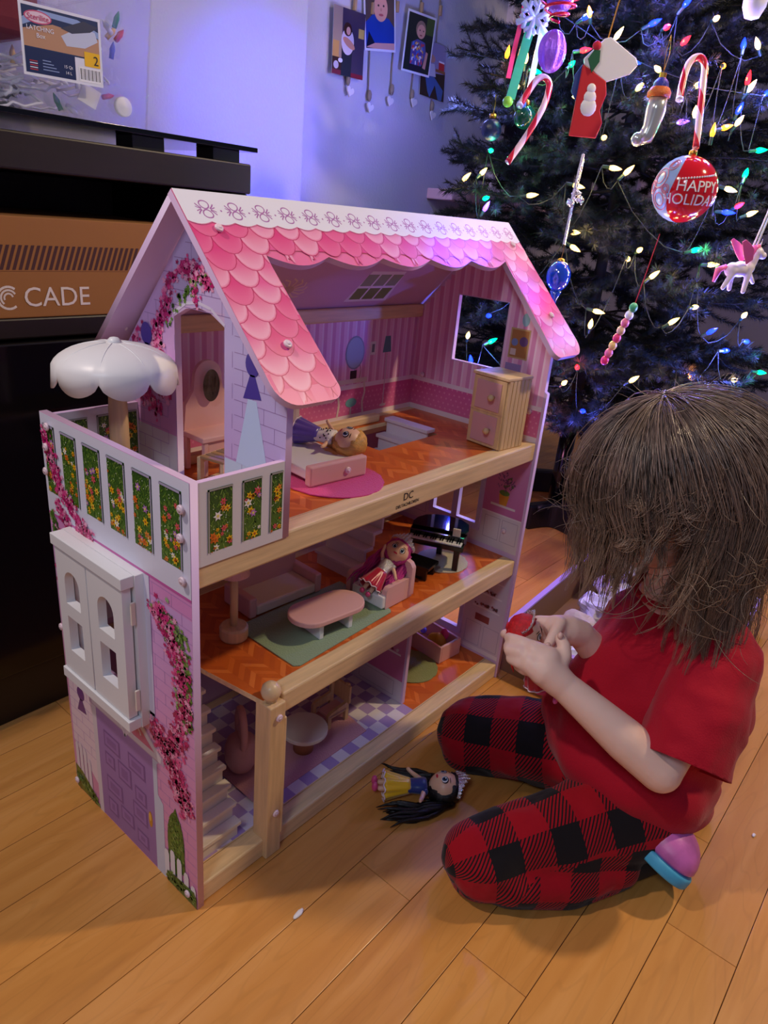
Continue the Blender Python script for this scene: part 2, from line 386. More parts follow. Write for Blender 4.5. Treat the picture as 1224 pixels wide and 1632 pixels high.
def lt(s_, sz, u, v_, c): text('label_word', s_, sz, LBO+Vector((u,-.0012,v_)), (1,0,.02), (0,0,1), ik[c], pl, .0001)
lt('Sterilite', .0105, .028, .077, 'pink'); lt('LATCHING', .0085, .030, .063, 'white'); lt('Box', .0085, .030, .054, 'white'); lt('2', .018, .117, .037, 'black')
lt('15 Qt', .006, .070, .021, 'white'); lt('14 L', .006, .070, .013, 'white')
# contents
rc = random.Random(5)
def tangle(nm, m, cnt, x0, x1, z0, z1, r=.0022, seg=14, amp=.05):
    q_ = MB()
    for _ in range(cnt):
        p = Vector((rc.uniform(x0,x1), rc.uniform(.02,.24), rc.uniform(z0,z1))); pth = []; a = rc.random()*6
        for i in range(seg):
            pth.append(Vector((min(max(p.x,x0),x1), min(max(p.y,.012),.27), min(max(p.z,.006),z1+.02))))
            a += rc.uniform(-.9,.9); p = p+Vector((math.cos(a)*amp*.4, math.sin(a)*amp*.25, rc.uniform(-.008,.008)))
        q_.tube(pth, r, 5)
    o_ = q_.build(nm, m, bn, smooth=True); o_['kind'] = 'stuff'; return o_
tangle('white_wire_tangle', mat('white_wire', (225,224,232), .5), 60, .02, .60, .008, .085)
tangle('green_wire_tangle', mat('green_wire', (36,60,58), .5), 26, .02, .42, .01, .08, .0022)
bulbcols = [(214,60,60),(60,90,200),(40,150,110),(235,235,240),(235,235,240),(240,200,120)]
for i in range(30):
    p = Vector((rc.uniform(.03,.59), rc.uniform(.012,.10), rc.uniform(.008,.095))) if i > 5 else Vector((rc.uniform(.55,.6), rc.uniform(.01,.05), rc.uniform(.09,.15)))
    d = Vector((rc.uniform(-1,1), rc.uniform(-.2,.2), rc.uniform(-.6,1))).normalized(); q_ = MB()
    q_.tube([p, p+d*.010, p+d*.014, p+d*.020, p+d*.026], [.0042,.0042,.005,.0032,.0006], 8)
    q_.build('stored_bulb', mat('stored_bulb_%d' % i, bulbcols[i % 6], .35), bn, smooth=True)
MB().prism([(0,0),(.030,-.012),(.042,.014),(.012,.026)],.0015,(.50,.012,.035),(1,0,0),(0,0,1)).build('paper_tag', M['white'], bn)
MB().lathe([(.001,0),(.015,.001),(.016,.010),(.001,.012)],20,(.583,.02,.035),(0,-1,.1)).build('plug_pack', M['white'], bn, smooth=False, bevel=.002)
bx('red_bundle', (.0,.04,.11), (.47,.24,.22), mat('dusty_red_cloth', (140,52,66), .85, bump=.5, bscale=30), bn, .02)
# ---------------------------------------------------------------- photo prints hung on twine
twine = mat('jute_twine', (140,124,112), .95, bump=.6, bscale=300)
wood_h = mat('pale_wood_heart', (222,216,226), .6)
YW = 1.046
def py(u, v, y): # photo direction -> point on an upright plane parallel to the wall
    d = RM @ Vector(((u-612)/1125, -(v-816)/1125, -1)); return CP+d*((y-CP.y)/d.y)
def heart(o_, p, s_, par):
    pts = []
    for i in range(24):
        t = 2*PI*i/24; pts.append((.016*s_*math.sin(t)**3*1.0, s_*(.0125*math.cos(t)-.005*math.cos(2*t)-.002*math.cos(3*t)-.001*math.cos(4*t))))
    return MB().prism(pts, .004, p, (.97,0,-.22), (.22,0,.97)).build('wooden_heart', wood_h, par, bevel=.0008)
def photo(name, label, px4, y, border, art):
    t = thing(name, label, 'photo'); pts = [py(u, v, y) for u, v in px4]   # tl, tr, br, bl
    O_ = pts[3]; U_ = pts[2]-pts[3]; V_ = pts[0]-pts[3]; wd = U_.length; h = V_.length; U_.normalize(); V_ = (V_-U_*V_.dot(U_)*.0).normalized()
    poly = [(0,0),(wd,0),(wd,h),(0,h)]
    MB().prism(poly, .0012, O_, U_, V_).build('photo_paper', mat(name+'_paper', (226,226,238), .4), t)
    P_ = Print(clip=lambda a, b_: -.001 <= a <= wd+.001 and -.001 <= b_ <= h+.001); bd = border
    art(P_, bd, bd, wd-bd, h-bd); N_ = U_.cross(V_).normalized()
    P_.build('photo_picture', O_+N_*.0012, U_, V_, t, mat(name+'_ink', (255,255,255), .3, vcol=True)); return t
def fx(x0, y0, x1, y1):
    return lambda a, b_: (x0+(x1-x0)*a, y0+(y1-y0)*b_)
def A(P_, f, pts, col, layer): P_.poly([f(*p) for p in pts], col, layer)
def art1(P_, *r_):
    f = fx(*r_); A(P_,f,rect(0,0,1,1),(62,52,78),1); A(P_,f,rect(0,.2,.28,1),(160,138,128),2); A(P_,f,rect(0,0,.3,.26),(60,34,24),3); A(P_,f,rect(.0,.26,.2,.5),(196,150,90),3)
    A(P_,f,rect(.80,.62,.98,.76),(196,172,90),3); A(P_,f,rect(0,0,1,.07),(120,30,50),4)
    A(P_,f,[(.28,.0),(.30,.5),(.62,.5),(.6,.0)],(34,38,52),5); A(P_,f,ell(.46,.52,.20,.20),(206,196,214),6); A(P_,f,ell(.5,.50,.2,.06,rot=-.3),(196,140,120),7); A(P_,f,ell(.45,.70,.13,.10),(60,34,30),7); A(P_,f,ell(.47,.68,.065,.06),(210,160,145),9)
    A(P_,f,ell(.25,.22,.07,.035),(230,228,240),8); A(P_,f,ell(.12,.14,.08,.06),(200,190,210),8)
def art2(P_, *r_):
    f = fx(*r_); A(P_,f,rect(0,0,1,1),(88,72,70),1); A(P_,f,[(0,.0),(0,.45),(.25,.6),(.8,.55),(1,.4),(1,0)],(30,64,160),2); A(P_,f,[(0,0),(.1,.3),(.3,.1),(.3,0)],(20,24,50),3)
    A(P_,f,[(0,.02),(.3,.0),(1,.0),(1,.12),(.3,.1)],(214,160,150),4); A(P_,f,ell(.46,.80,.30,.26),(120,66,46),3); A(P_,f,ell(.52,.72,.24,.24),(222,164,146),4)
    A(P_,f,ell(.44,.76,.03,.02),(40,26,30),5); A(P_,f,ell(.62,.76,.03,.02),(40,26,30),5); A(P_,f,ell(.53,.60,.08,.022),(180,80,90),5); A(P_,f,ell(.53,.69,.03,.03),(204,140,124),5)
def art3(P_, *r_):
    f = fx(*r_); rn = random.Random(2); A(P_,f,rect(0,0,1,1),(34,40,38),1); A(P_,f,rect(.7,.7,1,1),(70,90,40),2)
    A(P_,f,[(.22,.12),(.2,.5),(.42,.58),(.72,.55),(.8,.35),(.66,.1)],(86,84,150),3)
    for _ in range(60): A(P_,f,ell(rn.uniform(.26,.68),rn.uniform(.15,.52),.045,.025,6,rot=rn.random()*3),rn.choice([(200,60,70),(70,120,210),(220,170,80),(230,230,240),(90,60,150)]),4+rn.randrange(4))
    A(P_,f,ell(.5,.76,.19,.15),(150,120,100),4); A(P_,f,ell(.52,.72,.16,.125),(220,160,140),5); A(P_,f,[(.72,.1),(.8,.4),(.88,.38),(.84,.08)],(206,150,134),5)
    A(P_,f,ell(.46,.74,.022,.014),(40,26,30),6); A(P_,f,ell(.6,.74,.022,.014),(40,26,30),6); A(P_,f,ell(.52,.655,.05,.012),(150,60,70),6); A(P_,f,rect(.2,0,.7,.12),(34,30,50),9)
def art4(P_, *r_):
    f = fx(*r_); A(P_,f,rect(0,0,1,1),(150,140,176),1); A(P_,f,[(0,0),(0,.35),(.5,.45),(1,.5),(1,0)],(50,34,30),2); A(P_,f,[(.2,.35),(.5,.42),(.95,.2),(.9,.0),(.75,0),(.6,.25),(.4,.0),(.3,.1)],(70,100,160),4)
    A(P_,f,[(.3,.38),(.3,.6),(.55,.62),(.62,.4)],(200,196,210),5); A(P_,f,ell(.45,.70,.12,.07),(196,140,124),6); A(P_,f,rect(.72,.55,.95,.7),(200,40,50),6); A(P_,f,rect(.72,.68,.95,.71),(236,236,240),7); A(P_,f,rect(.6,.5,1,.55),(150,96,60),5)
photo('wall_photo', 'borderless photo of a person in dark trousers, leftmost on the twines', [(532,6),(584,22),(577,128),(528,116)], YW-.010, 0, art1)
photo('wall_photo', 'white bordered photo of a smiling child in a blue top, topmost', [(579,-22),(626,-22),(630,84),(581,80)], YW-.004, .006, art2)
photo('wall_photo', 'white bordered photo of a small child in a colourful patterned shirt', [(651,13),(692,29),(683,124),(639,112)], YW-.016, .006, art3)
photo('wall_photo', 'photo of seated person in blue jeans half behind white bordered photo', [(672,58),(718,76),(706,163),(668,150)], YW-.004, 0, art4)
tws = [((566,-30),(552,135),(556,140),'leftmost twine with a pale wooden heart below the photos'), ((592,-30),(586,160),(588,166),'second twine from the left with wooden heart'),
       ((633,-30),(622,150),(620,156),'third twine from the left with a small dark wooden heart'), ((674,-30),(654,158),(658,158),'fourth twine from the left with a white heart'), ((703,-30),(686,176),(688,179),'rightmost twine with the lowest white wooden heart')]
for a, b_, c, lb in tws:
    t = thing('hanging_twine', lb, 'string', group='twines hanging on wall'); p0 = py(*a, YW); p1 = py(*b_, YW)
    mid = [p0.lerp(p1, i/8)+Vector((rc.uniform(-.002,.002), -.001, 0)) for i in range(9)]
    MB().tube(mid, .0022, 6).build('twine_cord', twine, t, smooth=True)
    MB().ball(p1+Vector((0,-.006,.012)), (.008,.006,.016), 10).build('twine_knot', twine, t, smooth=True)
    heart(t, py(*c, YW-.006)+Vector((.004,0,-.008)), .95 if '3' else 1, t)
    MB().box((-.004,-.004,-.014), (.004,.004,.014)).build('clothes_peg', mat('peg_wood', (170,140,110), .7), t, loc=p0.lerp(p1, .22)+Vector((0,-.008,0)), bevel=.001)
# ================================================================ DOLLHOUSE (front edge on y=0, left corner at the origin)
H = thing('dollhouse', 'tall pink and lilac three-storey wooden dollhouse with scalloped pink roof and balcony', 'dollhouse')
D = .325; LIL = (206,180,232); BR = (176,140,196)
def cap(p, n_, par=H): # screw with plastic cap
    return MB().lathe([(.0001,.0032),(.0022,.0032),(.0024,.0018),(.0040,.0030),(.0052,.0022),(.0058,0)][::-1], 14, p, n_).build('screw_cap', M['screw'], par, smooth=True)
# ---- left side board with real window opening
win = rect(.116,.290,.246,.472)
lp = plate('left_board', rect(-.006,0,D,.643), [win], .010, (0,0,0), (0,-1,0), (0,0,1), M['lilac'], H) if False else None
def bY(name, outer, holes, th, x, m=M['lilac'], par=H):       # board in the y,z plane whose outer (-x) face is at x
    return plate(name, [(-a, b) for a, b in outer], [[(-a, b) for a, b in h_] for h_ in holes], th, (x,0,0), (0,-1,0), (0,0,1), m, par)
lp = bY('left_board', rect(-.006,0,D,.643), [win], .010, 0)
M['lilac'] = M['lilac']
rnd = random.Random(21)
def prL(P_, name, x, par): # artwork facing -x: u = -y
    P_.v = [(-a, b, l_) for a, b, l_ in P_.v]; return P_.build(name, (x,0,0), (0,-1,0), (0,0,1), par)
def inwin(a, b): return .118 < a < .244 and .292 < b < .470
P = Print()
def bg(a, b, c, d, c0, c1, layer=0): # skip window opening
    P.vgrad(a,b,c,d,c0,c1,layer)
A0, B0 = -.0055, .3245
pk = (226,150,200); lv = (208,180,234); pl_ = (222,196,228)
for a, c, f0 in ((A0,.116,(228,160,210)), (.116,.246,(226,168,206)), (.246,B0,(210,140,178))):
    P.vgrad(a,0,c,.29,(226,150,190),f0,0)
    if c != .246 or a != .116: P.vgrad(a,.29,c,.472,f0,(216,170,228),0)
    P.vgrad(a,.472,c,.643,(226,150,210),(232,150,208),0)
# paler brick field lower middle
P.poly([(.32,.10),(.32,.24),(.28,.27),(.25,.20),(.25,.05)], [(238,214,226)]*5, 1)
for (a,b,c,d) in ((A0,.01,.116,.50),(.246,.10,B0,.50),(.116,.20,.246,.29),(.116,.472,.246,.50)): P.bricks(a,b,c,d,.040,.0172,(184,140,198),.0007,2)
# window surround
for (a,b,c,d) in ((.080,.285,.116,.497),(.246,.285,.262,.497),(.116,.472,.246,.497),(.080,.272,.262,.29)): P.rect(a,b,c,d,(226,226,246),3)
P.stroke([(.080,.285),(.080,.497)],.0012,(170,130,190),4)
# printed balcony rail with meadow behind
def meadow(P_, a, b, c, d, L_, seed, dens=1.0, flowers=True):
    r_ = random.Random(seed); P_.vgrad(a,b,c,d,(86,122,44),(52,84,34),L_)
    cl = P_.clip; P_.clip = lambda x, y: a-.0005 <= x <= c+.0005 and b-.0005 <= y <= d+.0005
    area = (c-a)*(d-b)
    for i in range(int(area*90000*dens)):
        x = r_.uniform(a, c); y = r_.uniform(b, d); s_ = r_.uniform(.002,.006); an = r_.uniform(.6, 2.5)
        P_.stroke([(x,y),(x+s_*math.cos(an), y+s_*math.sin(an))], .0010, r_.choice([(96,136,44),(120,156,56),(74,116,40),(144,176,80),(58,92,36),(110,146,50)]), L_+1+i % 5)
    if flowers:
        for i in range(int(area*7500*dens)):
            x = r_.uniform(a+.003, c-.003); y = b+(d-b)*(r_.random()**1.9)*.8; R_ = r_.uniform(.0030,.0068); col = r_.choice(FLW); a0 = r_.random(); pts = []
            for q_ in range(12): rr_ = R_*(1 if q_ % 2 else .5); pts.append((x+rr_*math.cos(a0+q_*PI/6), y+rr_*math.sin(a0+q_*PI/6)))
            P_.poly(pts, col, L_+7+i % 3); P_.poly(ell(x,y,R_*.3,n=6), (190,100,30) if col[2] < 120 else (240,220,110), L_+11)
        for i in range(int(area*7000)): x = r_.uniform(a,c); y = r_.uniform(b,d); P_.poly(ell(x,y,.0007,n=5),(236,244,220),L_+8)
    P_.clip = cl
WH = (228,228,246); SH = (176,168,196)
P.rect(A0,.500,B0,.6428,WH,5); P.rect(A0,.497,B0,.5005,(206,96,172),6)
xs = [(-.0055,.009),(.050,.066),(.105,.121),(.160,.176),(.217,.233),(.272,.288),(.318,.3245)]
for (a,b),(c,d) in zip(xs, xs[1:]):
    meadow(P, b, .532, c, .629, 6, int(b*1000)); P.rect(b,.532,b+.0022,.629,SH,18); P.rect(b,.626,c,.629,SH,18)
# garlands of bougainvillea
P.blossoms([(.318,.62),(.30,.58),(.285,.55),(.24,.51),(.21,.50)], .012, 420, .0042, MAG, 19, rnd)
P.blossoms([(.31,.47),(.30,.40),(.27,.50)], .018, 240, .004, MAG, 7, rnd); P.blossoms([(.315,.50),(.30,.36),(.285,.34)], .010, 300, .005, GRN, 6, rnd)
P.blossoms([(.275,.44),(.27,.50),(.30,.52)], .010, 160, .004, MAG, 7, rnd)
P.blossoms([(.055,.455),(.030,.44),(.010,.40),(.006,.36),(.010,.31)], .018, 500, .0044, GRN+[(160,190,140)], 6, rnd)
P.blossoms([(.066,.46),(.040,.44),(.018,.39),(.012,.33),(.030,.27),(.050,.25)], .016, 900, .0047, MAG, 8, rnd)
P.blossoms([(.078,.27),(.050,.24),(.024,.20),(.020,.17)], .018, 800, .0047, MAG, 8, rnd)
# clip blossoms outside the board happens by bounds
# front door artwork
DF = (222,212,222)
P.poly([(.252,.0),(.252,.222),(.240,.222),(.240,0)], DF, 4); P.poly([(.070,0),(.070,.14),(.082,.150),(.082,.205),(.070,.218),(.092,.212),(.092,0)], (206,214,236), 4)
P.vgrad(.092,.002,.240,.213,(150,112,178),(166,128,196),4)
P.poly([(.258,.222),(.160,.288),(.064,.222),(.064,.210),(.258,.210)], (198,170,200), 5); P.poly([(.252,.222),(.160,.282),(.070,.222),(.072,.212),(.250,.212)], DF, 6)
P.poly([(.238,.222),(.160,.273),(.086,.222)], (214,110,150), 7)
for cx, s_ in ((.160,1),):
    hp = [(cx+.030*math.sin(t)**3, .240+.0021*(13*math.cos(t)-5*math.cos(2*t)-2*math.cos(3*t)-math.cos(4*t))) for t in [2*PI*i/32 for i in range(33)]]
    P.stroke(hp, .005, (236,226,236), 8); P.stroke([(cx+(a-cx)*.5, .240+(b-.240)*.5) for a, b in hp], .0035, (228,210,226), 9)
for s_ in (-1,1): P.stroke([(.160+s_*(.026+.016*math.cos(t)), .232+.012*math.sin(t)) for t in [i*.45 for i in range(12)]], .0035, (230,216,230), 8)
for (a,b,c,d) in ((.178,.150,.222,.180),(.112,.150,.156,.180),(.150,.110,.186,.146),(.195,.115,.222,.140),(.112,.100,.142,.128),(.178,.062,.222,.094),(.112,.062,.150,.094),(.150,.030,.186,.058),(.195,.020,.222,.050),(.112,.018,.142,.044)):
    P.rect(a,b,c,d,(128,88,158),6); P.rect(a+.004,b+.004,c-.003,d-.003,(158,118,188),7); P.rect(a+.010,b+.009,c-.009,d-.009,(140,100,170),8)
P.poly(ell(.104,.088,.005,.015),(206,140,40),6); P.poly(ell(.105,.092,.003,.008),(240,190,90),7)
# wall lantern silhouettes, hedge, pickets, grass
def sconce(P_, cx, cy, L_, col=(96,60,150), s_=1): P_.poly(ell(cx,cy+.010*s_,.0125*s_,.0145*s_),col,L_); P_.poly([(cx-.004*s_,cy-.002*s_),(cx+.004*s_,cy-.002*s_),(cx+.016*s_,cy-.032*s_),(cx-.016*s_,cy-.028*s_)],col,L_)
sconce(P,.284,.200,5,(110,60,130),.85)
P.fan(ell(.042,.085,.020,.060)[:], (.040,.10), (118,160,60), (62,98,36), 6)
P.fan([(.062,.04),(.060,.09),(.052,.13),(.041,.155),(.031,.13),(.023,.09),(.021,.04)], (.042,.09), (124,164,62), (66,104,38), 7)
P.clip = lambda a, b: .02 < a < .062 and .03 < b < .15-.6*abs(a-.041)*2; P.blossoms([(.041,.04),(.041,.145)], .017, 260, .0024, GRN, 8, rnd); P.clip = None
for i, (a, h_) in enumerate(((.064,.062),(.050,.070),(.034,.066),(.018,.052),(.002,.040))):
    P.poly([(a-.0055,.006),(a-.0055,h_-.006),(a-.003,h_),(a+.003,h_),(a+.0055,h_-.006),(a+.0055,.006)], (236,234,244), 18)
for a, h_ in ((.312,.100),(.300,.104),(.288,.100),(.276,.085)): P.poly([(a-.0048,.02),(a-.0048,h_-.006),(a-.002,h_),(a+.002,h_),(a+.0048,h_-.006),(a+.0048,.02)], (232,218,228), 8)
P.poly([(.322,.002),(.322,.05),(.30,.045),(.27,.025),(.25,.002)], (104,116,44), 9); P.blossoms([(.318,.03),(.28,.016),(.26,.004)], .009, 160, .004, GRN, 10, rnd)
P.poly([(.066,.002),(.064,.022),(.04,.026),(.0,.030),(-.005,.02),(-.005,.002)], (92,120,52), 20); P.blossoms([(.06,.012),(.03,.016),(.0,.016)], .007, 200, .004, GRN, 21, rnd)
# keep artwork on the board and out of the window opening
def trim_print(P_, ok):
    keep = [i for i, f_ in enumerate(P_.f) if all(ok(P_.v[j][0], P_.v[j][1]) for j in f_)]
    P_.f = [P_.f[i] for i in keep]; P_.c = [P_.c[i] for i in keep]
    used = sorted({j for f_ in P_.f for j in f_}); mp_ = {j: i for i, j in enumerate(used)}
    P_.v = [P_.v[j] for j in used]; P_.f = [[mp_[j] for j in f_] for f_ in P_.f]
trim_print(P, lambda a, b: -.006 <= a <= .325 and 0 <= b <= .6431 and not (.1165 < a < .2455 and .2905 < b < .4715))
prL(P, 'printed_facade', 0, lp)
for y, z in ((.300,.628),(.308,.598),(.315,.562),(.006,.610),(.008,.575),(.006,.522),(.316,.315),(.315,.020),(.012,.020)): cap((-.0035,y,z), (-1,0,0))
# casement window moulding in white plastic
def bX(P0, P1, nm, par, bev=.0015, m=None): return bx(nm, P0, P1, m or M['white'], par, bev)
wn = MB(); 
wfr = bY('window_casing', rect(.092,.268,.268,.496), [rect(.116,.290,.246,.472)], .012, -.012, M['white'])
for k_, (a, c) in enumerate(((.184,.262),(.098,.181))):
    o1 = (a+c)/2; hw = .019
    arch = [(o1-hw,.398),(o1+hw,.398),(o1+hw,.432)]+[(o1+hw*math.cos(t), .432+hw*math.sin(t)) for t in [PI*i/10 for i in range(1,10)]]+[(o1-hw,.432)]
    bY('window_leaf', rect(a,.286,c,.478), [arch, rect(o1-hw,.322,o1+hw,.378)], .012, -.027, M['white']).modifiers.clear()
bx('window_head', (-.030,.094,.480), (-.012,.266,.496), M['white'], H, .001); bx('window_apron', (-.030,.094,.268), (-.012,.266,.284), M['white'], H, .001)
for z in (.315,.445): bx('hinge', (-.020,.0905,z-.016), (-.014,.0935,z+.016), M['cream'], H, .0008)
for o_ in [c for c in H.children if c.name.startswith(('window_casing','window_leaf'))]:
    b_ = o_.modifiers.new('b','BEVEL'); b_.width = .0012; b_.segments = 2; b_.limit_method = 'ANGLE'
# ---- right side board
rwin = [rect(.103,.664,.217,.790), rect(.094,.325,.225,.462), rect(.10,.065,.225,.22)]
gab = [(-.006,0),(D+.006,0),(D+.006,.643),(D-.003,.655),(D-.003,.740),(.162,.918),(.0,.745),(.0,.643),(-.006,.640)]
rp = bY('right_board', gab, rwin, .010, .79)
# interior artwork of the right board
def stripes(P_, a, b, c, d, w_, c1, c2, L_=1, ok=None):
    n_ = int((c-a)/w_)+1
    for i in range(n_):
        x0 = a+i*w_; x1 = min(c, x0+w_*.55)
        if x1 > x0: P_.rect(x0,b,x1,d,c1,L_)
Q = Print()
ST1, ST2, DADO = (244,190,222), (226,150,196), (222,96,160)
def grow(a): # underside height of the roof at depth a
    return .740+(.918-.745)*min(max((a)/.162,0),1) if a < .162 else .918-(.918-.740)*min(1,(a-.162)/.160)
x = .0
while x < .322:
    for w_, col in ((.009, ST1), (.004, (250,214,236)), (.009, ST2)):
        x1 = min(x+w_, .322)
        if x1 > x:
            segs = [(.612, min(grow(x), grow(x1))-.004)]
            if x1 > .101 and x < .219: segs = [(.612,.662), (.792, segs[0][1])]
            for b_, d_ in segs: Q.rect(x, b_, x1, d_, col, 1)
        x = x1
        if x >= .322: break
Q.vgrad(.0,.552,.322,.612,(226,120,170),(222,96,160),1)
for i in range(26):
    for j in range(5): Q.poly(ell(.006+i*.0125+(j % 2)*.006,.560+j*.0105,.0022,n=7),(238,150,190),2)
Q.rect(0,.604,.322,.613,(244,226,236),3); Q.rect(0,.541,.322,.553,(240,224,230),3)
# printed desk corner with cork board, note, chair
Q.rect(.048,.692,.090,.748,(200,170,120),4); Q.rect(.051,.695,.087,.745,(176,122,70),5); Q.poly(ell(.060,.725,.009),(110,80,130),6); Q.poly(ell(.079,.722,.007),(120,140,190),6); Q.rect(.074,.698,.086,.710,(220,200,190),6)
Q.rect(.058,.640,.092,.682,(158,140,196),6); Q.rect(.078,.655,.086,.668,(220,170,206),7); Q.rect(.040,.626,.100,.636,(226,200,170),6); Q.poly([(.046,.626),(.052,.626),(.060,.560),(.056,.556)],(226,200,170),6); Q.poly(ell(.078,.585,.014,.012),(120,190,180),6); Q.rect(.074,.556,.080,.575,(200,170,140),5)
Q.poly(ell(.062,.765,.008,.012),(150,196,210),5)
# middle storey
Q.vgrad(0,.375,.094,.503,(206,120,176),(222,150,196),1); Q.rect(.225,.375,.322,.503,(214,140,188),1); Q.rect(.094,.463,.225,.503,(214,140,188),1)
Q.rect(0,.30,.322,.324,(224,216,222),1); Q.rect(0,.324,.093,.375,(224,216,222),1); Q.rect(.226,.324,.322,.375,(224,216,222),1)
for a in (.006,.048,.236,.280): Q.stroke([(a,.318),(a,.366),(a+.036,.366),(a+.036,.318),(a,.318)],.0012,(188,176,190),2)
Q.stroke([(0,.375),(.093,.375)],.003,(240,230,236),2)
Q.rect(.018,.392,.076,.397,(236,226,228),3); Q.poly([(.040,.397),(.056,.397),(.060,.420),(.036,.420)],(226,160,60),3); Q.poly(ell(.048,.424,.012,.006),(110,150,70),4)
rn = random.Random(4)
for i in range(26): a = rn.uniform(.030,.066); z = rn.uniform(.43,.462); Q.stroke([(a,z),(a+rn.uniform(-.006,.006),z+.005)],.0014,(120,100,140),4)
Q.blossoms([(.048,.43),(.036,.45),(.060,.455)],.008,22,.003,[(140,90,140),(110,130,90)],5,rn)
# lower storey
Q.rect(0,.04,.099,.252,(216,204,220),1); Q.rect(.226,.04,.322,.252,(216,204,220),1); Q.rect(.099,.221,.226,.252,(216,204,220),1)
for a in (.006,.052): Q.stroke([(a,.055),(a,.11),(a+.038,.11),(a+.038,.055),(a,.055)],.0012,(180,170,196),2)
for z in (.15,.185,.22): Q.rect(.012,z,.080,z+.004,(236,228,236),3); Q.blossoms([(.018,z+.010),(.075,z+.010)],.004,26,.004,[(150,80,90),(90,70,80),(220,210,230),(120,60,60)],4,rn)
Q.rect(.0,.040,.322,.050,(238,228,236),3); Q.rect(.034,.118,.070,.135,(150,70,70),4)
trim_print(Q, lambda a, b: 0 <= a <= .323 and b < grow(a)+.001)
Q.build('printed_wallpaper', (.79,0,0), (0,1,0), (0,0,1), rp) if False else None
Q.v = [(-a, b, l_) for a, b, l_ in Q.v]
Q.build('printed_wallpaper', (.79,0,0), (0,-1,0), (0,0,1), rp)
for y, z in ((.045,.770),(.285,.618),(.024,.600),(.035,.345)): cap((.788,y,z), (-1,0,0))
# window frames set in the right board
vf = mat('violet_casing', (206,196,236), .4)
for (a,b,c,d) in ((.094,.325,.225,.462),(.10,.065,.225,.22)):
    f_ = bY('window_casing', rect(a,b,c,d), [rect(a+.010,b+.014,(a+c)/2-.007,d-.012), rect((a+c)/2+.007,b+.014,c-.010,d-.012)], .012, .786, vf)
    f_.modifiers.new('b','BEVEL').width = .001
# ---- gable wall between balcony and bedroom
gw = [(-.004,.537),(.333,.537),(.333,.720),(.162,.916),(-.004,.717)]
dz = [(.112,.552),(.216,.552),(.216,.776),(.19,.789),(.164,.794),(.138,.790),(.112,.778)]
gp = bY('gable_board', gw, [dz], .010, .137)
G = Print()
G.poly([(-.0035,.5375),(.3325,.5375),(.3325,.552),(-.0035,.552)],(214,206,222),0)
def slopeZ(a): return .717+(.199)*(a+.004)/.166 if a < .162 else .916-.196*(a-.162)/.171
def gband(a0, a1, z0, L_, c0, c1):
    n_ = 12
    for i in range(n_):
        a = a0+(a1-a0)*i/n_; c = a0+(a1-a0)*(i+1)/n_
        G.poly([(a,z0),(c,z0),(c,slopeZ(c)-.001),(a,slopeZ(a)-.001)], [c0,c0,c1,c1], L_)
gband(-.0035,.112,.55,0,(216,176,226),(206,196,240)); gband(.216,.3325,.55,0,(210,140,190),(214,176,226)); gband(.112,.216,.794,0,(214,190,234),(206,190,238))
G.rect(-.0035,.552,.111,.612,(206,220,240),1); G.rect(.217,.552,.3325,.612,(214,208,214),1); G.stroke([(-.003,.614),(.111,.614)],.002,(196,150,200),2)
G.bricks(-.0035,.5375,.3325,.91,.040,.0195,(172,136,190),.0008,2)
G.poly([(.050,.700),(.066,.700),(.088,.612),(.026,.612)],(206,222,250),3); sconce(G,.058,.733,6,(84,66,160),1.05); sconce(G,.280,.733,20,(84,66,160),1.05)
G.stroke([(.111,.556),(.111,.780),(.138,.796),(.164,.80),(.19,.796),(.217,.78),(.217,.556)],.004,(232,220,240),4)
G.blossoms([(.205,.835),(.180,.84),(.155,.835),(.135,.82)], .010, 120, .0045, MAG, 6, rnd); G.blossoms([(.185,.85),(.165,.80)], .008, 60, .004, MAG, 6, rnd)
G.blossoms([(.215,.83),(.235,.78),(.26,.75),(.25,.71),(.235,.665),(.28,.70)], .013, 380, .0046, MAG, 6, rnd); G.blossoms([(.30,.76),(.32,.72),(.30,.66),(.26,.64)], .013, 240, .0046, MAG, 6, rnd)
G.blossoms([(.15,.83),(.18,.82),(.23,.76)], .012, 60, .004, GRN, 5, rnd)
def okg(a, b): return -.004 <= a <= .333 and b < slopeZ(a) and not (.1125 < a < .2155 and .5525 < b < .776+.012*min(1,(a-.112)/.026,(.216-a)/.026))
trim_print(G, okg); prL(G, 'printed_gable', .137, gp)
for y, z in ((.327,.745),(.322,.712),(.012,.575)): cap((.1335,y,z), (-1,0,0))
# inner faces
# ---- balcony front and back rails
def rail(name, y, face, seed):
    r_ = bx(name, (.010, y, .537), (.137, y+.008, .640), M['lilac'], H, .0008); P_ = Print()
    P_.rect(.010,.5375,.1365,.6395,(226,222,226),1)
    xs_ = [(.010,.024),(.058,.072),(.101,.114),(.134,.1365)]
    for (a,b),(c,d) in zip(xs_, xs_[1:]): meadow(P_, b, .552, c, .629, 2, seed+int(b*999)); P_.rect(b,.552,b+.0018,.629,(170,166,160),14); P_.rect(b,.627,c,.629,(170,166,160),14)
    if face > 0: # facing +y seen from inside? artwork on both faces
        pass
    P_.build('printed_rail', (0,y,0), (1,0,0), (0,0,1), r_); return r_
rail('balcony_front_rail', -.004, -1, 5); rail('balcony_back_rail', .312, -1, 9)
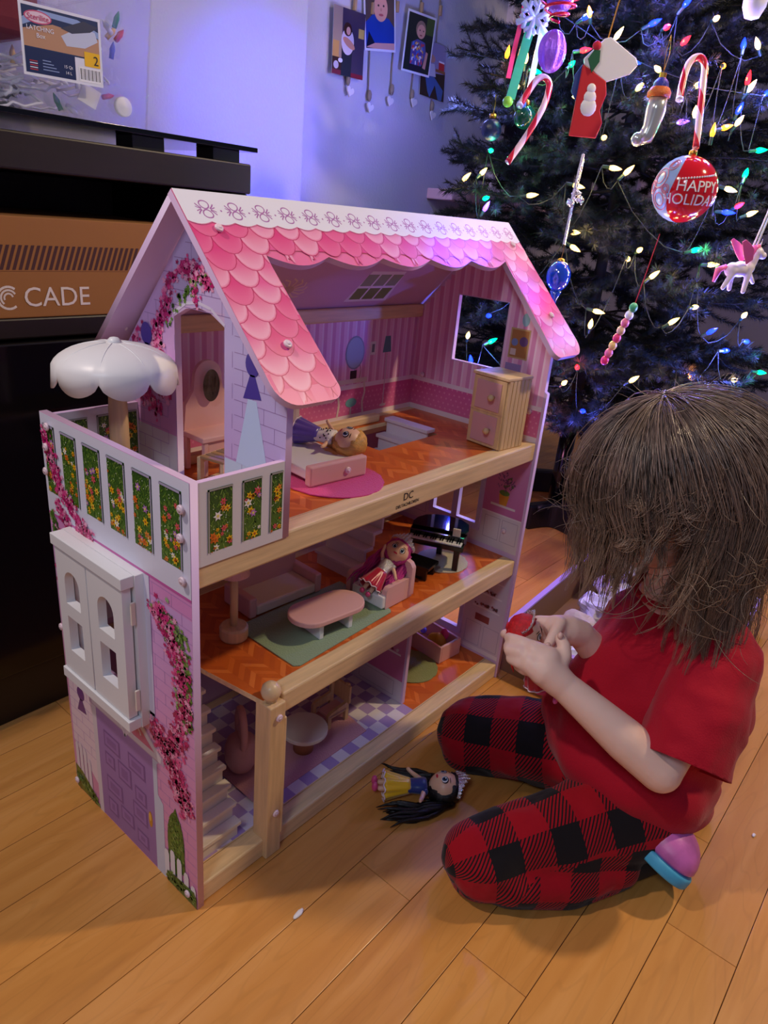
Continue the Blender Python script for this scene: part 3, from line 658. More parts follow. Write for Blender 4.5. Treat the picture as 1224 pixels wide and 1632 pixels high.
# ---- floors and beams
FC = (.543, .29, .035)
FLM = [(216,108,42),(206,98,34),(226,122,54),(198,92,34)]
def herring(P_, a, b, c, d, L_, seed, w_=.0085, ln=.034):
    r_ = random.Random(seed); P_.rect(a,b,c,d,(206,104,40),L_-1)
    cl = P_.clip; P_.clip = lambda x, y: a <= x <= c and b <= y <= d
    st = w_*math.sqrt(2); 
    nx = int((c-a)/(ln*.7071*1))+2; ny = int((d-b)/st)+4
    for i in range(-1, nx):
        for j in range(-4, ny):
            x = a+i*ln*.7071; y = b+j*st; s_ = 1 if i % 2 else -1; dx = ln*.7071; 
            y0 = y if s_ > 0 else y+dx
            col = r_.choice(FLM)
            P_.poly([(x,y0),(x+dx,y0+s_*dx),(x+dx,y0+s_*dx+st*.93),(x,y0+st*.93)], col, L_)
    P_.clip = cl
def floorboard(name, poly, holes, z, artwork):
    f_ = plate(name, poly, holes, .008, (0,0,z-.001), (1,0,0), (0,1,0), M['pine'], H)
    P_ = Print(); artwork(P_); P_.build('printed_floor', (0,0,z-.001), (1,0,0), (0,1,0), f_); return f_
hole3 = rect(.500,.148,.672,.262)
def a3(P_):
    herring(P_,.148,.03,.500,.300,2,1); herring(P_,.672,.03,.790,.300,2,2); herring(P_,.500,.03,.672,.148,2,3); herring(P_,.500,.262,.672,.300,2,4); P_.rect(.010,.03,.137,.312,(206,190,176),1)
floorboard('upper_floor', rect(.010,.028,.790,.300), [hole3], FC[0], a3)
def a2(P_): herring(P_,.106,.012,.790,.300,2,5); trim_print(P_, lambda a, b: a >= .105+max(0,(.12-b)*.14)-.0008 and (a > .14 or b > .006)); P_.poly([(.1215,.0065),(.7895,.0065),(.7895,.2995),(.1055,.2995),(.1055,.12)],(206,100,38),.5)
floorboard('middle_floor', [(.121,.006),(.790,.006),(.790,.300),(.105,.300),(.105,.12)], [], FC[1], a2)
def a1(P_):
    P_.rect(.010,.03,.531,.300,(226,216,224),1); k = .0262
    for i in range(20):
        for j in range(11):
            x = .010+i*k; y = .030+j*k
            if x > .531 or y > .30: continue
            P_.rect(x,y,min(x+k-.0006,.531),min(y+k-.0006,.300),(176,150,200) if (i+j) % 2 else (232,222,226),2)
    herring(P_,.531,.03,.790,.300,2,8)
floorboard('lower_floor', rect(.010,.028,.790,.300), [], FC[2], a1)
def beam(a, b): # rounded pine beam
    return bx('floor_beam', a, b, M['pine'], H, .003)
bm3 = beam((.0102,-.002,.508),(.7898,.028,.543)); beam((.150,-.002,.255),(.7898,.028,.290)); beam((.0102,-.002,.0),(.7898,.028,.035))
for z in (.508,.255,.0): beam((.0102,.295,z),(.7898,.315,z+.035))
beam((.147,.300,.735),(.7898,.318,.760)); beam((.148,.026,.533),(.40,.034,.5435)) if False else None
beam((.148,.268,.5425),(.640,.284,.558))
text('printed_maker_mark', 'DC', .017, (.395,-.0024,.531), (1,0,0), (0,0,1), mat('black_ink', (30,22,20), .6), bm3, .0001)
text('printed_maker_mark', 'DELTACHILDREN', .0072, (.395,-.0024,.518), (1,0,0), (0,0,1), mat('black_ink_b', (30,22,20), .6), bm3, .0001)
# post
MB().box((.121,-.010,.0),(.150,.022,.283)).build('newel_post', M['pinez'], H, bevel=.002)
bx('post_moulding', (.1475,-.0105,.035),(.153,.010,.255), M['pinez'], H, .002)
MB().lathe([(.0001,0),(.009,0),(.008,.004),(.0125,.008),(.0145,.015),(.0125,.024),(.007,.029),(.0001,.031)],18,(.135,.006,.283)).build('post_ball', mat('ball_wood',(226,196,150),.35), H, smooth=True)
for z in (.262,.085): cap((.136,-.0115,z),(0,-1,0))
# partition of the lower storey
pt = bx('partition_board', (.526,.055,.035),(.535,.30,.25), M['lilac'], H)
P = Print(); P.vgrad(-.295,.085,-.06,.25,(200,110,160),(214,150,190),1); P.rect(-.295,.037,-.06,.085,(214,204,214),1)
P.stroke([(-.27,.045),(-.27,.078),(-.19,.078),(-.19,.045),(-.27,.045)],.0012,(170,160,176),2); P.stroke([(-.17,.045),(-.17,.078),(-.08,.078),(-.08,.045),(-.17,.045)],.0012,(170,160,176),2)
for z in (.14,.18,.215): P.rect(-.14,z,-.07,z+.004,(234,224,230),2); P.blossoms([(-.135,z+.01),(-.075,z+.01)],.004,20,.004,[(150,60,80),(100,60,50),(220,200,210)],3,rnd)
P.build('printed_wallpaper', (.526,0,0), (0,-1,0), (0,0,1), pt)
# back boards
bb = bx('back_board', (.010,.315,.0),(.79,.322,.505), mat('back_board',(190,150,178),.6), H)
P = Print(); P.vgrad(.011,.30,.789,.505,(190,120,160),(176,110,150),1); P.vgrad(.011,.04,.52,.25,(206,170,196),(190,130,170),1); P.rect(.535,.04,.789,.25,(200,190,206),1)
P.rect(.011,.30,.789,.37,(206,196,200),2); P.build('printed_wallpaper', (0,.315,0), (1,0,0), (0,0,1), bb)
b2 = bx('bedroom_back_board', (.147,.311,.543),(.79,.318,.745), M['lilac'], H)
P = Print(); x = .148; 
while x < .789:
    for w_, col in ((.009, ST1), (.004, (250,214,236)), (.009, ST2)):
        x1 = min(x+w_, .789); P.rect(x,.612,x1,.744,col,1); x = x1
        if x >= .789: break
P.vgrad(.148,.552,.789,.612,(226,120,170),(222,96,160),1); P.rect(.148,.604,.789,.613,(244,226,236),3); P.rect(.148,.541,.789,.553,(240,224,230),3)
for i in range(50):
    for j in range(4): P.poly(ell(.155+i*.0125+(j % 2)*.006,.562+j*.0105,.0022,n=7),(238,150,190),2)
P.poly(ell(.600,.674,.027,.032),(140,150,170),6); P.poly(ell(.600,.674,.024,.029),(166,190,206),7)
P.rect(.644,.666,.660,.692,(236,230,236),6); P.rect(.648,.671,.656,.687,(120,120,140),7)
P.poly([(.682,.668),(.708,.668),(.703,.700),(.687,.700)],(88,130,146),6); P.rect(.6935,.560,.6965,.668,(220,200,210),5); P.poly(ell(.695,.560,.010,.003),(226,210,216),6)
P.poly([(.555,.615),(.640,.615),(.640,.624),(.555,.624)],(232,214,206),6); P.stroke([(.632,.615),(.636,.595),(.630,.575),(.634,.552)],.005,(232,214,206),6); P.stroke([(.562,.615),(.560,.595),(.564,.575),(.560,.552)],.005,(232,214,206),6)
P.rect(.590,.624,.608,.640,(40,30,40),7); P.stroke([(.618,.624),(.620,.640),(.616,.650)],.002,(200,120,160),7); P.poly(ell(.598,.577,.016,.009),(110,170,170),7); P.rect(.596,.553,.600,.575,(200,180,190),6)
# printed wardrobe behind the balcony door
P.poly([(.30,.555),(.30,.70),(.34,.722),(.38,.728),(.42,.722),(.46,.70),(.46,.555)],(206,192,200),5); P.rect(.322,.60,.372,.69,(60,46,66),6); P.rect(.376,.56,.452,.69,(190,174,186),6); P.stroke([(.31,.70),(.38,.715),(.45,.70)],.006,(226,212,216),7)
trim_print(P, lambda a, b: .147 <= a <= .79); P.build('printed_wallpaper', (0,.311,0), (1,0,0), (0,0,1), b2)
# ---- roof
rx0, rx1 = .100, .840
RO = Vector((0,.162,.927)); RD = Vector((0,-.192,-.203)).normalized(); SL = .289
RU = Vector((1,0,0)); RV = -RD                      # u along x, v up the slope (0 = ridge, negative = down)
def arc(cx, cy, r_, a0, a1, n_=6): return [(cx+r_*math.cos(math.radians(a0+(a1-a0)*i/n_)), cy+r_*math.sin(math.radians(a0+(a1-a0)*i/n_))) for i in range(n_+1)]
SB = -SL; cusps = [.191,.300,.412,.528,.641,.750]
scal = []
for a, c in zip(cusps, cusps[1:]): scal += [(a+(c-a)*i/10, -.088-.014*math.sin(PI*i/10)) for i in range(11)][(0 if a == cusps[0] else 1):]
rout = [(rx0,0)]+arc(rx0+.028,SB+.028,.028,180,270)+arc(.170-.016,SB+.016,.016,270,355)+[(.197,-.258)]
rout = [(rx0,0),(rx0,SB+.030)]+arc(rx0+.030,SB+.030,.030,180,270)[1:]+arc(.182,SB+.018,.018,270,370,8)+scal
rout += arc(.758,SB+.018,.018,180,270,6)+arc(rx1-.030+.008,SB+.030,.030,270,360)+[(rx1,0)]
rf = plate('front_roof_board', rout[::-1] if False else rout, [], .009, RO, RU, RV, M['lilac'], H)
def inside(poly, a, b):
    c = False; n_ = len(poly); j = n_-1
    for i in range(n_):
        if (poly[i][1] > b) != (poly[j][1] > b) and a < (poly[j][0]-poly[i][0])*(b-poly[i][1])/(poly[j][1]-poly[i][1])+poly[i][0]: c = not c
        j = i
    return c
T = Print(); T.poly([(a,b) for a, b in rout], (244,120,168), 1)
# scalloped shingles: rows from the eave upward so upper rows overlap
sw, shh = .0425, .0232; rt = random.Random(8)
def cliploop(pts): # Sutherland-Hodgman against the board's bounding strips is not enough: use midpoint test per triangle
    return pts
row = 0; v = -SL-.0; L_ = 2; rows = int(SL/shh)+2
for k in range(rows):
    v = -SL-.004+k*shh
    if v > -.040: break
    off = (k % 2)*sw/2; u = rx0-sw+off
    while u < rx1+sw:
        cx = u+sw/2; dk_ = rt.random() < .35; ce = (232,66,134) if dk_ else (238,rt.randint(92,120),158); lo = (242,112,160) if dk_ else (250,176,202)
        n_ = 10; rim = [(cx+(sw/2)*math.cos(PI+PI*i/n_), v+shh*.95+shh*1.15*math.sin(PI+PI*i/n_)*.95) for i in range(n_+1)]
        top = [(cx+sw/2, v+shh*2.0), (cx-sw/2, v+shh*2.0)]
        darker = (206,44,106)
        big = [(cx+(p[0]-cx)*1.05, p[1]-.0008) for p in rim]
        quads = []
        for i in range(n_):                         # rim band: dark outline, then pale edge, then body gradient to the top
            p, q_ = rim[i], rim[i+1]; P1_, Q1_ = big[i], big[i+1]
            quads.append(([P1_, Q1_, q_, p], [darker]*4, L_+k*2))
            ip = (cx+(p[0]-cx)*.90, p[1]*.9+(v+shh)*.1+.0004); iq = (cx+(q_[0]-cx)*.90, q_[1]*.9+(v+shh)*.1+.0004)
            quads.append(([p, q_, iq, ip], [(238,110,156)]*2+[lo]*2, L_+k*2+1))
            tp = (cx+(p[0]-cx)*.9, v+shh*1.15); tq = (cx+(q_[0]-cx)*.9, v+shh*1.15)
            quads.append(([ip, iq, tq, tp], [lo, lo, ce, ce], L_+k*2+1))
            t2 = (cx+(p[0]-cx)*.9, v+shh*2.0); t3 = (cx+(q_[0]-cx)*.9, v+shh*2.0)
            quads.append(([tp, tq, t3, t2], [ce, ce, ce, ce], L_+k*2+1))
        for pts, cols, ly in quads:
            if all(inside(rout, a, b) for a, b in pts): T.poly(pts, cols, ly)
        u += sw
LY = L_+rows*2+2
T.EPS = .00005
nb = 22; edge = []
for i in range(nb*6+1):
    f_ = i/(nb*6); x = rx0+(rx1-rx0)*f_; edge.append((x, -.0435-.0042*abs(math.sin(PI*nb*f_))))
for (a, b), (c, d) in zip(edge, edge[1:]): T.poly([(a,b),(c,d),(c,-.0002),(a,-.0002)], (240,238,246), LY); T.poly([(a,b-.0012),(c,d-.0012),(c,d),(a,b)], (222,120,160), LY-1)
vm = (180,116,178); 
for i in range(17):
    x = rx0+.034+i*(rx1-rx0-.060)/16; y0 = -.0265; s_ = .0120
    for sx in (-1, 1):
        for sy in (-1, 1):
            T.stroke([(x+sx*s_*.42*math.sin(t)*(1+.2*t), y0+sy*s_*(.05+.48*(1-math.cos(t)))) for t in [PI*j/7 for j in range(8)]], .0017, vm, LY+1)
            T.stroke([(x+sx*s_*(.5+.55*j/4), y0+sy*s_*(.12+.5*(j/4)**1.5)) for j in range(5)], .0017, vm, LY+1)
            T.stroke([(x+sx*s_*(.55+.6*j/4), y0+sy*s_*(.05+.22*(j/4)**1.5)) for j in range(5)], .0013, vm, LY+1)
    if i < 16: T.poly(ell(x+(rx1-rx0-.060)/32, y0-.001, .0014, n=8), vm, LY+1)
T.build('printed_shingles', RO, RU, RV, rf)
RN = RU.cross(RV)
for u, v in ((.137,-.054),(.150,-.213),(.806,-.052),(.800,-.205)): cap(RO+RU*u+RV*v+RN*.003, RN)
# back slope
BO = Vector((0,.162,.927)); BV = Vector((0,-.192,.203)).normalized()
bk = plate('back_roof_board', [(-rx1,-.0100),(-rx1,-SL)]+[(-rx0-.0,-SL),(-rx0,-.0100)], [], .009, BO, (-1,0,0), BV, M['lilac'], H)
# artwork on the underside of the back slope (facing down-front)
K = Print(); K.rect(.15,-.26,.785,-.015,(206,166,196),1)
def ceilgrid(cx, cy, w_, h_):
    K.poly([(cx-w_,cy-h_),(cx+w_,cy-h_),(cx+w_*.8,cy+h_),(cx-w_*.8,cy+h_)],(232,222,226),2)
    for i in range(3):
        for j in range(2):
            a = cx-w_*.85+i*w_*.58; b = cy-h_*.85+j*h_*.9; K.rect(a,b,a+w_*.5,b+h_*.75,(112,130,70) if j == 0 else (140,150,120),3)
ceilgrid(.60,-.165,.058,.040)
for i in range(14):
    t = i*2*PI/14; K.stroke([(.385,-.17),(.385+.034*math.cos(t),-.17+.022*math.sin(t)),(.385+.040*math.cos(t+.3),-.17+.028*math.sin(t+.3))],.003,(232,206,190),3)
K.poly(ell(.385,-.17,.013,.010),(200,166,160),4)
und = BO-Vector((-1,0,0)).cross(BV)*.0092
K.build('printed_ceiling', und, (1,0,0), BV, bk)
# ---- stairs
def stairs(name, x0, x1, y0, y1, z0, z1, n_, axis):
    t = thing('x', None, None); bpy.data.objects.remove(t); m_ = MB()
    par = bx(name, (0,0,0), (.0001,.0001,.0001), M['cream'], H, 0); par.data.clear_geometry()
    for i in range(n_):
        f0, f1 = i/n_, (i+1)/n_; z = z0+(z1-z0)*f1; th = .007
        if axis == 'y': m_.box((x0,y0+(y1-y0)*f0-.005,z-th),(x1,y0+(y1-y0)*f1,z)); m_.box((x0,y0+(y1-y0)*f0,z0+(z1-z0)*f0-.002),(x1-.003,y0+(y1-y0)*f0+.006,z-th))
        else: m_.box((x0+(x1-x0)*f0-.005,y0,z-th),(x0+(x1-x0)*f1,y1,z)); m_.box((x0+(x1-x0)*f0,y0+.003,z0+(z1-z0)*f0-.002),(x0+(x1-x0)*f0+.006,y1-.003,z-th))
    me = m_.mesh(name); me.materials.append(M['cream'] if axis == 'y' else mat('stair_paint',(226,214,222),.45)); par.data = me
    b_ = par.modifiers.new('b','BEVEL'); b_.width = .0012; b_.segments = 2; b_.limit_method = 'ANGLE'
    return par
stairs('lower_staircase', .011, .105, .034, .142, .035, .285, 9, 'y')
stairs('upper_staircase', .470, .668, .152, .258, .290, .5535, 9, 'x')
# ================================================================ TOY FURNITURE (each piece a thing standing in the house)
Z3, Z2, Z1 = .5426, .2896, .0346
e2 = .0004
def disc(name, label, c, r, col, z, fuzz=True, group=None):
    m_ = MB(); rr_ = random.Random(3); pts = []
    for i in range(72):
        t = 2*PI*i/72; q_ = r+(rr_.uniform(-.0008,.0012) if fuzz else 0); pts.append((c[0]+q_*math.cos(t), c[1]+q_*math.sin(t)))
    o = m_.prism(pts, .0016, (0,0,z+e2)).build(name, mat(name+'_felt_%d' % len(bpy.data.materials), col, .95, bump=.8, bscale=420, sheen=.3), None)
    return tag(o, label, 'rug', group)
disc('round_rug', 'magenta felt round rug under the toy bed in the bedroom', (.330,.096), .078, (214,50,124), Z3)
# bed
t = thing('toy_bed', 'toy bed with white mattress and blush footboard on the magenta rug', 'bed', (.3265,.084,Z3+.0022), -.10)
bx('footboard', (-.056,-.004,0), (.056,.009,.032), M['blush'], t, .003); bx('headboard', (-.056,.125,0), (.056,.137,.032), M['blush'], t, .003)
bx('mattress', (-.050,.008,.006), (.050,.126,.022), M['white'], t, .003); cap((.016,-.0042,.015), (0,-1,0), t)
# chest of drawers
t = thing('toy_cabinet', 'tall pine toy cabinet with two blush doors and round knobs', 'cabinet', (.6805,.054,Z3+e2), PI/2*0-.115)
bx('frame', (.004,-.039,.0), (.070,.039,.128), M['pinez'], t, .0015); bx('top_board', (-.002,-.041,.128), (.072,.041,.134), M['pine'], t, .0015)
for k in range(6): bx('frame_strip', (.0045+.0112*k,-.0402,.002), (.0045+.0112*k+.0095,-.0385,.128), M['pinez'], t, .0012)
for k, z in enumerate((.008,.069)):
    bx('door_surround', (.000,-.037,z-.006), (.005,.037,z+.058), M['pinez'], t, .001) ; d = bx('door', (-.002,-.028,z), (.004,.028,z+.052), mat('door_blush_%d' % k, (216,164,164), .5), t, .001)
    MB().lathe([(.003,0),(.003,.004),(.0052,.006),(.0064,.0095),(.005,.013),(.0001,.0145)],14,(-.002,-.014,z+.026),(-1,0,0)).build('knob', M['pinez'], d, smooth=True)
# dressing table with mirror
t = thing('toy_dressing_table', 'blush toy dressing table with oval mirror seen through balcony doorway', 'table', (.222,.241,Z3+e2))
o = [(-.044,0)]+[(-.040,.040)]+[(-.026+.0*i,.06) for i in range(1)]+[(.024*math.cos(a_),.078+.024*math.sin(a_)) for a_ in [PI-PI*i/12 for i in range(13)]]+[(.026,.06),(.040,.040),(.044,0)]
plate('mirror_board', o[::-1], [], .007, (0,.018,.058), (1,0,0), (0,0,1), M['blush'], t, .0015)
mo = plate('mirror', ell(0,.066,.015,.024,28), [], .0012, (0,.0105,.058), (1,0,0), (0,0,1), mat('toy_mirror', (220,220,225), .04, 1), t)
bx('table_top', (-.046,-.030,.052), (.046,.024,.060), M['blush'], t, .0015)
apr = [(-.040,.052),(-.040,.034)]+[(-.040+.080*i/16,.036-.006*abs(math.sin(PI*2*i/16))) for i in range(1,16)]+[(.040,.034),(.040,.052)]
plate('apron', apr, [], .005, (0,-.026,0), (1,0,0), (0,0,1), M['blush'], t)
for x in (-.042,.036):
    for y in (-.028,.015): bx('leg', (x,y,0), (x+.007,y+.007,.052), M['blush'], t, .001)
t = thing('toy_stool', 'bent plywood toy stool with striped seat near the balcony doorway', 'stool', (.186,.178,Z3+e2), .2)
for y in (-.024,.018):
    plate('side_frame', rect(-.027,0,.027,.042), [rect(-.019,.006,.019,.034)], .006, (0,y,0), (1,0,0), (0,0,1), M['pine'], t, .0015)
for k in range(5): bx('seat_slat', (-.027+.011*k,-.024,.0405), (-.027+.011*k+.0095,.019,.0445), mat('seat_slat_wood_%d' % k, (176,136,92) if k % 2 == 0 else (150,120,100), .5), t, .001)
# parasol on the balcony
t = thing('toy_parasol', 'white scalloped toy parasol on a pine pole on the balcony', 'parasol', (.067,.245,Z3+.002))
MB().lathe([(.013,0),(.0125,.11),(.010,.15),(.008,.17)],18).build('pole', M['pinez'], t, smooth=True)
m_ = MB(); ng = 8; nr = 10; seg = 96
for i in range(nr+1):
    f_ = i/nr
    for j in range(seg):
        ph = 2*PI*j/seg; lobe = abs(math.sin(ph*ng/2)); gro = 1-.012*max(0,1-lobe*8)
        if i < nr: r = .0775*math.sin(f_*PI/2*.98)*gro; z = .198-.034*(1-math.cos(f_*PI/2))
        else: r = .0785*gro; z = .164-.004-.019*lobe**.6
        m_.v.append(Vector((r*math.cos(ph), r*math.sin(ph), z)))
for i in range(nr):
    for j in range(seg):
        a = i*seg+j; b_ = i*seg+(j+1) % seg; m_.f.append([a,a+seg,b_+seg,b_]); m_.mi.append(0)
o = m_.build('canopy', mat('parasol_plastic', (240,238,238), .38), t, smooth=True); sm = o.modifiers.new('s','SOLIDIFY'); sm.thickness = .0022; sm.offset = -1
for k in range(ng):
    ph = 2*PI*k/ng; MB().tube([(.0775*math.sin(f_*PI/2*.98)*math.cos(ph)*.97, .0775*math.sin(f_*PI/2*.98)*math.sin(ph)*.97, .1982-.034*(1-math.cos(f_*PI/2))) for f_ in [i/10 for i in range(1,11)]], .0008, 6).build('canopy_rib', M['white'], t, smooth=True)
MB().lathe([(.009,0),(.0085,.004),(.005,.0075),(.0001,.0085)],16,(0,0,.196)).build('finial', M['white'], t, smooth=True)
# ---- middle storey
def flatrug(name, label, pts, col, z):
    o = MB().prism(pts, .0014, (0,0,z+e2)).build(name, mat('felt_%d' % len(bpy.data.materials), col, .95, bump=.8, bscale=420, sheen=.2)); return tag(o, label, 'rug')
flatrug('rectangular_rug', 'sage green felt rectangular rug under toy coffee table', [(.206,.036),(.214,.030),(.436,.038),(.442,.044),(.448,.172),(.208,.176)], (142,166,132), Z2)
disc('round_rug', 'cream felt round rug under the toy piano', (.668,.098), .052, (206,196,172), Z2)
t = thing('toy_sofa', 'blush toy sofa with pale seat at the back of green rug', 'sofa', (.319,.208,Z2+.0022), -.05)
bx('backrest', (-.070,.026,.004), (.070,.038,.056), M['blush'], t, .003)
for x in (-.078,.064): bx('arm', (x,-.036,.0), (x+.014,.038,.036), M['blush'], t, .003)
bx('seat', (-.064,-.036,.002), (.064,.028,.020), M['cream'], t, .003)
t = thing('toy_coffee_table', 'blush oval toy coffee table with white legs on green rug', 'table', (.318,.080,Z2+.0022), -.12)
o = [(.034+.036*math.cos(a_), .036*math.sin(a_)) for a_ in [-PI/2+PI*i/14 for i in range(15)]]+[(-.034-.036*math.cos(a_), -.036*math.sin(a_)) for a_ in [-PI/2+PI*i/14 for i in range(15)]]
MB().prism(o, .009, (0,0,.030)).build('table_top', M['blush'], t, bevel=.002)
for x in (-.033,.027): bx('leg', (x,-.026,0), (x+.008,.026,.030), M['white'], t, .001)
t = thing('toy_armchair', 'blush toy armchair with white seat beside the oval coffee table', 'armchair', (.467,.086,Z2+.0022), .0)
bk_ = [(-.040,.004),(-.040,.060),(-.034,.068),(-.02,.072),(.02,.072),(.034,.068),(.040,.060),(.040,.004)]
plate('backrest', bk_, [], .010, (.040,0,0), (0,1,0), (0,0,1), M['blush'], t, .002)
for y in (-.047,.037): 
    plate('arm', [(-.034,0),(.040,0),(.040,.040),(-.028,.040),(-.034,.034)], [], .010, (0,y+.010 if y > 0 else y+.010,0), (1,0,0), (0,0,1), M['blush'], t, .002)
bx('seat', (-.042,-.036,.002), (.030,.036,.026), M['white'], t, .003)
# lamp
t = thing('toy_floor_lamp', 'wooden toy floor lamp with blush shade at the left of sofa', 'lamp', (.190,.156,Z2+e2))
MB().lathe([(.021,0),(.0225,.004),(.0225,.019),(.020,.023),(.0001,.0235)],24).build('base', M['pinez'], t, smooth=False, bevel=.001)
MB().lathe([(.0062,0),(.0062,.095)],12,(0,0,.023)).build('pole', M['pinez'], t, smooth=True)
MB().lathe([(.0001,0),(.024,0),(.019,.030),(.0001,.0305)],24,(0,0,.112)).build('lamp_shade', M['blush'], t, bevel=.001)
# piano (keyboard towards the front left)
px_, ang = Vector((.640,.099,Z2+.0022)), math.atan2(-.046,.103)*-1
t = thing('toy_grand_piano', 'black toy grand piano with white keys on the cream rug', 'piano', px_, .42)
bd = [(0,-.054),(.020,-.057),(.05,-.052),(.068,-.034),(.076,-.006),(.072,.020),(.060,.040),(.040,.052),(.018,.056),(0,.054)]
MB().prism(bd, .022, (0,0,.044)).build('case', M['black'], t, bevel=.001)
MB().prism([(a*.98+.016,b_) for a,b_ in bd if a < .2], .003, (0,0,.068)).build('lid', mat('piano_lid', (10,10,14), .07), t, bevel=.0008)
bx('key_bed', (-.020,-.057,.046), (.002,.057,.056), M['black'], t, .001)
for k in range(22): 
    bx('white_key', (-.0185,-.0525+k*.00478,.056), (-.001,-.0525+k*.00478+.0043,.0583), M['white'], t, 0)
for k in range(21):
    if k % 7 not in (2,6): bx('black_key', (-.0105,-.0525+(k+1)*.00478-.0013,.0583), (-.001,-.0525+(k+1)*.00478+.0013,.0605), M['black'], t, 0)
bx('music_rest', (.004,-.045,.066), (.008,-.030,.082), M['cream'], t, .0005) 
for p_ in ((-.012,-.050),(-.012,.040),(.048,-.006)): bx('leg', (p_[0],p_[1],0), (p_[0]+.011,p_[1]+.011,.046), M['black'], t, .001)
t = thing('toy_piano_bench', 'black toy bench in front of the piano keyboard', 'bench', (.588,.092,Z2+e2), .18)
bx('bench_top', (-.022,-.027,.022), (.022,.027,.029), M['black'], t, .001)
for x in (-.020,.014): bx('leg', (x,-.022,0), (x+.006,.022,.022), M['black'], t, .001)
# ---- lower storey
flatrug('rectangular_rug', 'dusty pink felt rectangular rug under round toy table', [(.158,.052),(.418,.052),(.430,.150),(.160,.160)], (214,152,158), Z1)
disc('round_rug', 'dull green felt round rug behind the lower partition board', (.640,.125), .060, (142,150,92), Z1)
t = thing('toy_round_table', 'round white toy table on a wooden drum base on pink rug', 'table', (.300,.098,Z1+.0022))
MB().lathe([(.018,0),(.018,.040)],24).build('pedestal', mat('walnut', (176,116,70), .5), t, smooth=True)
MB().lathe([(.0001,0),(.040,0),(.0415,.0015),(.0415,.0065),(.040,.008),(.0001,.008)],36,(0,0,.040)).build('table_top', M['cream'], t)
t = thing('toy_chair', 'wooden toy chair with blush seat beside the round table', 'chair', (.392,.118,Z1+.0022), -.05)
for y in (-.024,.018): plate('side_frame', [(-.026,0),(-.018,0),(-.018,.022),(.018,.022),(.018,0),(.026,0),(.026,.080),(.020,.083),(.018,.040),(-.020,.034),(-.026,.030)], [], .006, (0,y+.006,0), (1,0,0), (0,0,1), M['pinez'], t, .001)
bx('seat', (-.025,-.018,.024), (.020,.012,.030), M['blush'], t, .001); bx('backrest', (.019,-.024,.040), (.024,.018,.078), M['pinez'], t, .001)
t = thing('toy_ring_chair', 'blush egg shaped toy chair with an oval ring back behind newel post', 'chair', (.190,.135,Z1+.002), -.5)
dm = mat('blush_plastic', (222,166,156), .55)
MB().lathe([(.010,0),(.020,.008),(.027,.025),(.028,.045),(.024,.062),(.016,.070),(.0001,.072)],20).build('shell', dm, t, smooth=True)
MB().tube([(.0,.026*math.cos(a_),.085+.036*math.sin(a_)) for a_ in [2*PI*i/24 for i in range(25)]], .0065, 8, False).build('ring_back', dm, t, smooth=True)
MB().ball((0,0,.078), (.006,.014,.026), 12).build('back_pad', dm, t, smooth=True)
t = thing('toy_box', 'open mauve toy box filled with small playthings in the lower room', 'box', (.735,.130,Z1+e2), -.10)
for nm, a, b_ in (('side_panel',(-.037,-.048,0),(-.031,.060,.040)),('side_panel',(.025,-.048,0),(.031,.060,.040)),('end_panel',(-.031,-.048,0),(.025,-.042,.040)),('end_panel',(-.031,.054,0),(.025,.060,.040)),('bottom_panel',(-.031,-.042,0),(.025,.054,.004))):
    bx(nm, a, b_, M['blush'], t, .001)
for nm, lb, c_, r_, p_, ct in (('toy_dress','mustard yellow doll dress in the toy box',(200,150,30),(.018,.022,.020),(.728,.120,.062),'toy'),('toy_bow','pink felt petal on top of the toy box contents',(226,70,140),(.008,.010,.014),(.742,.112,.078),'toy'),('toy_ball','shiny violet bead at the back of the toy box',(110,90,220),(.008,.008,.008),(.728,.160,.072),'toy')):
    o = MB().ball((0,0,0), r_, 14); rn_ = random.Random(9)
    o.v = [v_*(1+.25*noise.noise(v_*70)) for v_ in o.v]; tag(o.build(nm, mat(nm+'_cloth', c_, .5), None, smooth=True, loc=p_), lb, ct)
# ================================================================ DOLLS
def loft(m_, rings, cap_=True):
    k = len(m_.v); n_ = len(rings[0])
    for r in rings: m_.v += [Vector(p) for p in r]
    for i in range(len(rings)-1):
        for j in range(n_):
            a = k+i*n_+j; b_ = k+i*n_+(j+1) % n_; m_.f.append([a,b_,b_+n_,a+n_]); m_.mi.append(m_.m)
    if cap_: m_.f.append([k+j for j in range(n_)][::-1]); m_.f.append([k+(len(rings)-1)*n_+j for j in range(n_)]); m_.mi += [m_.m]*2
def skinned(name, verts, edges, radii, m, par, sub=2, root=0, voxel=None):
    me = bpy.data.meshes.new(name); me.from_pydata([tuple(v) for v in verts], edges, []); me.update()
    o = link(name, me, None, par); o.modifiers.new('skin','SKIN')
    sv = me.skin_vertices[0].data if me.skin_vertices else None
    if sv is None:
        bm = bmesh.new(); bm.from_mesh(me); bm.verts.layers.skin.verify(); bm.to_mesh(me); bm.free(); sv = me.skin_vertices[0].data
    for i, r in enumerate(radii): sv[i].radius = (r, r) if not isinstance(r, tuple) else r
    sv[root].use_root = True
    s_ = o.modifiers.new('sub','SUBSURF'); s_.levels = sub; s_.render_levels = sub
    me.materials.append(m); 
    for md in o.modifiers: 
        if md.type == 'SKIN': md.use_smooth_shade = True
    return o
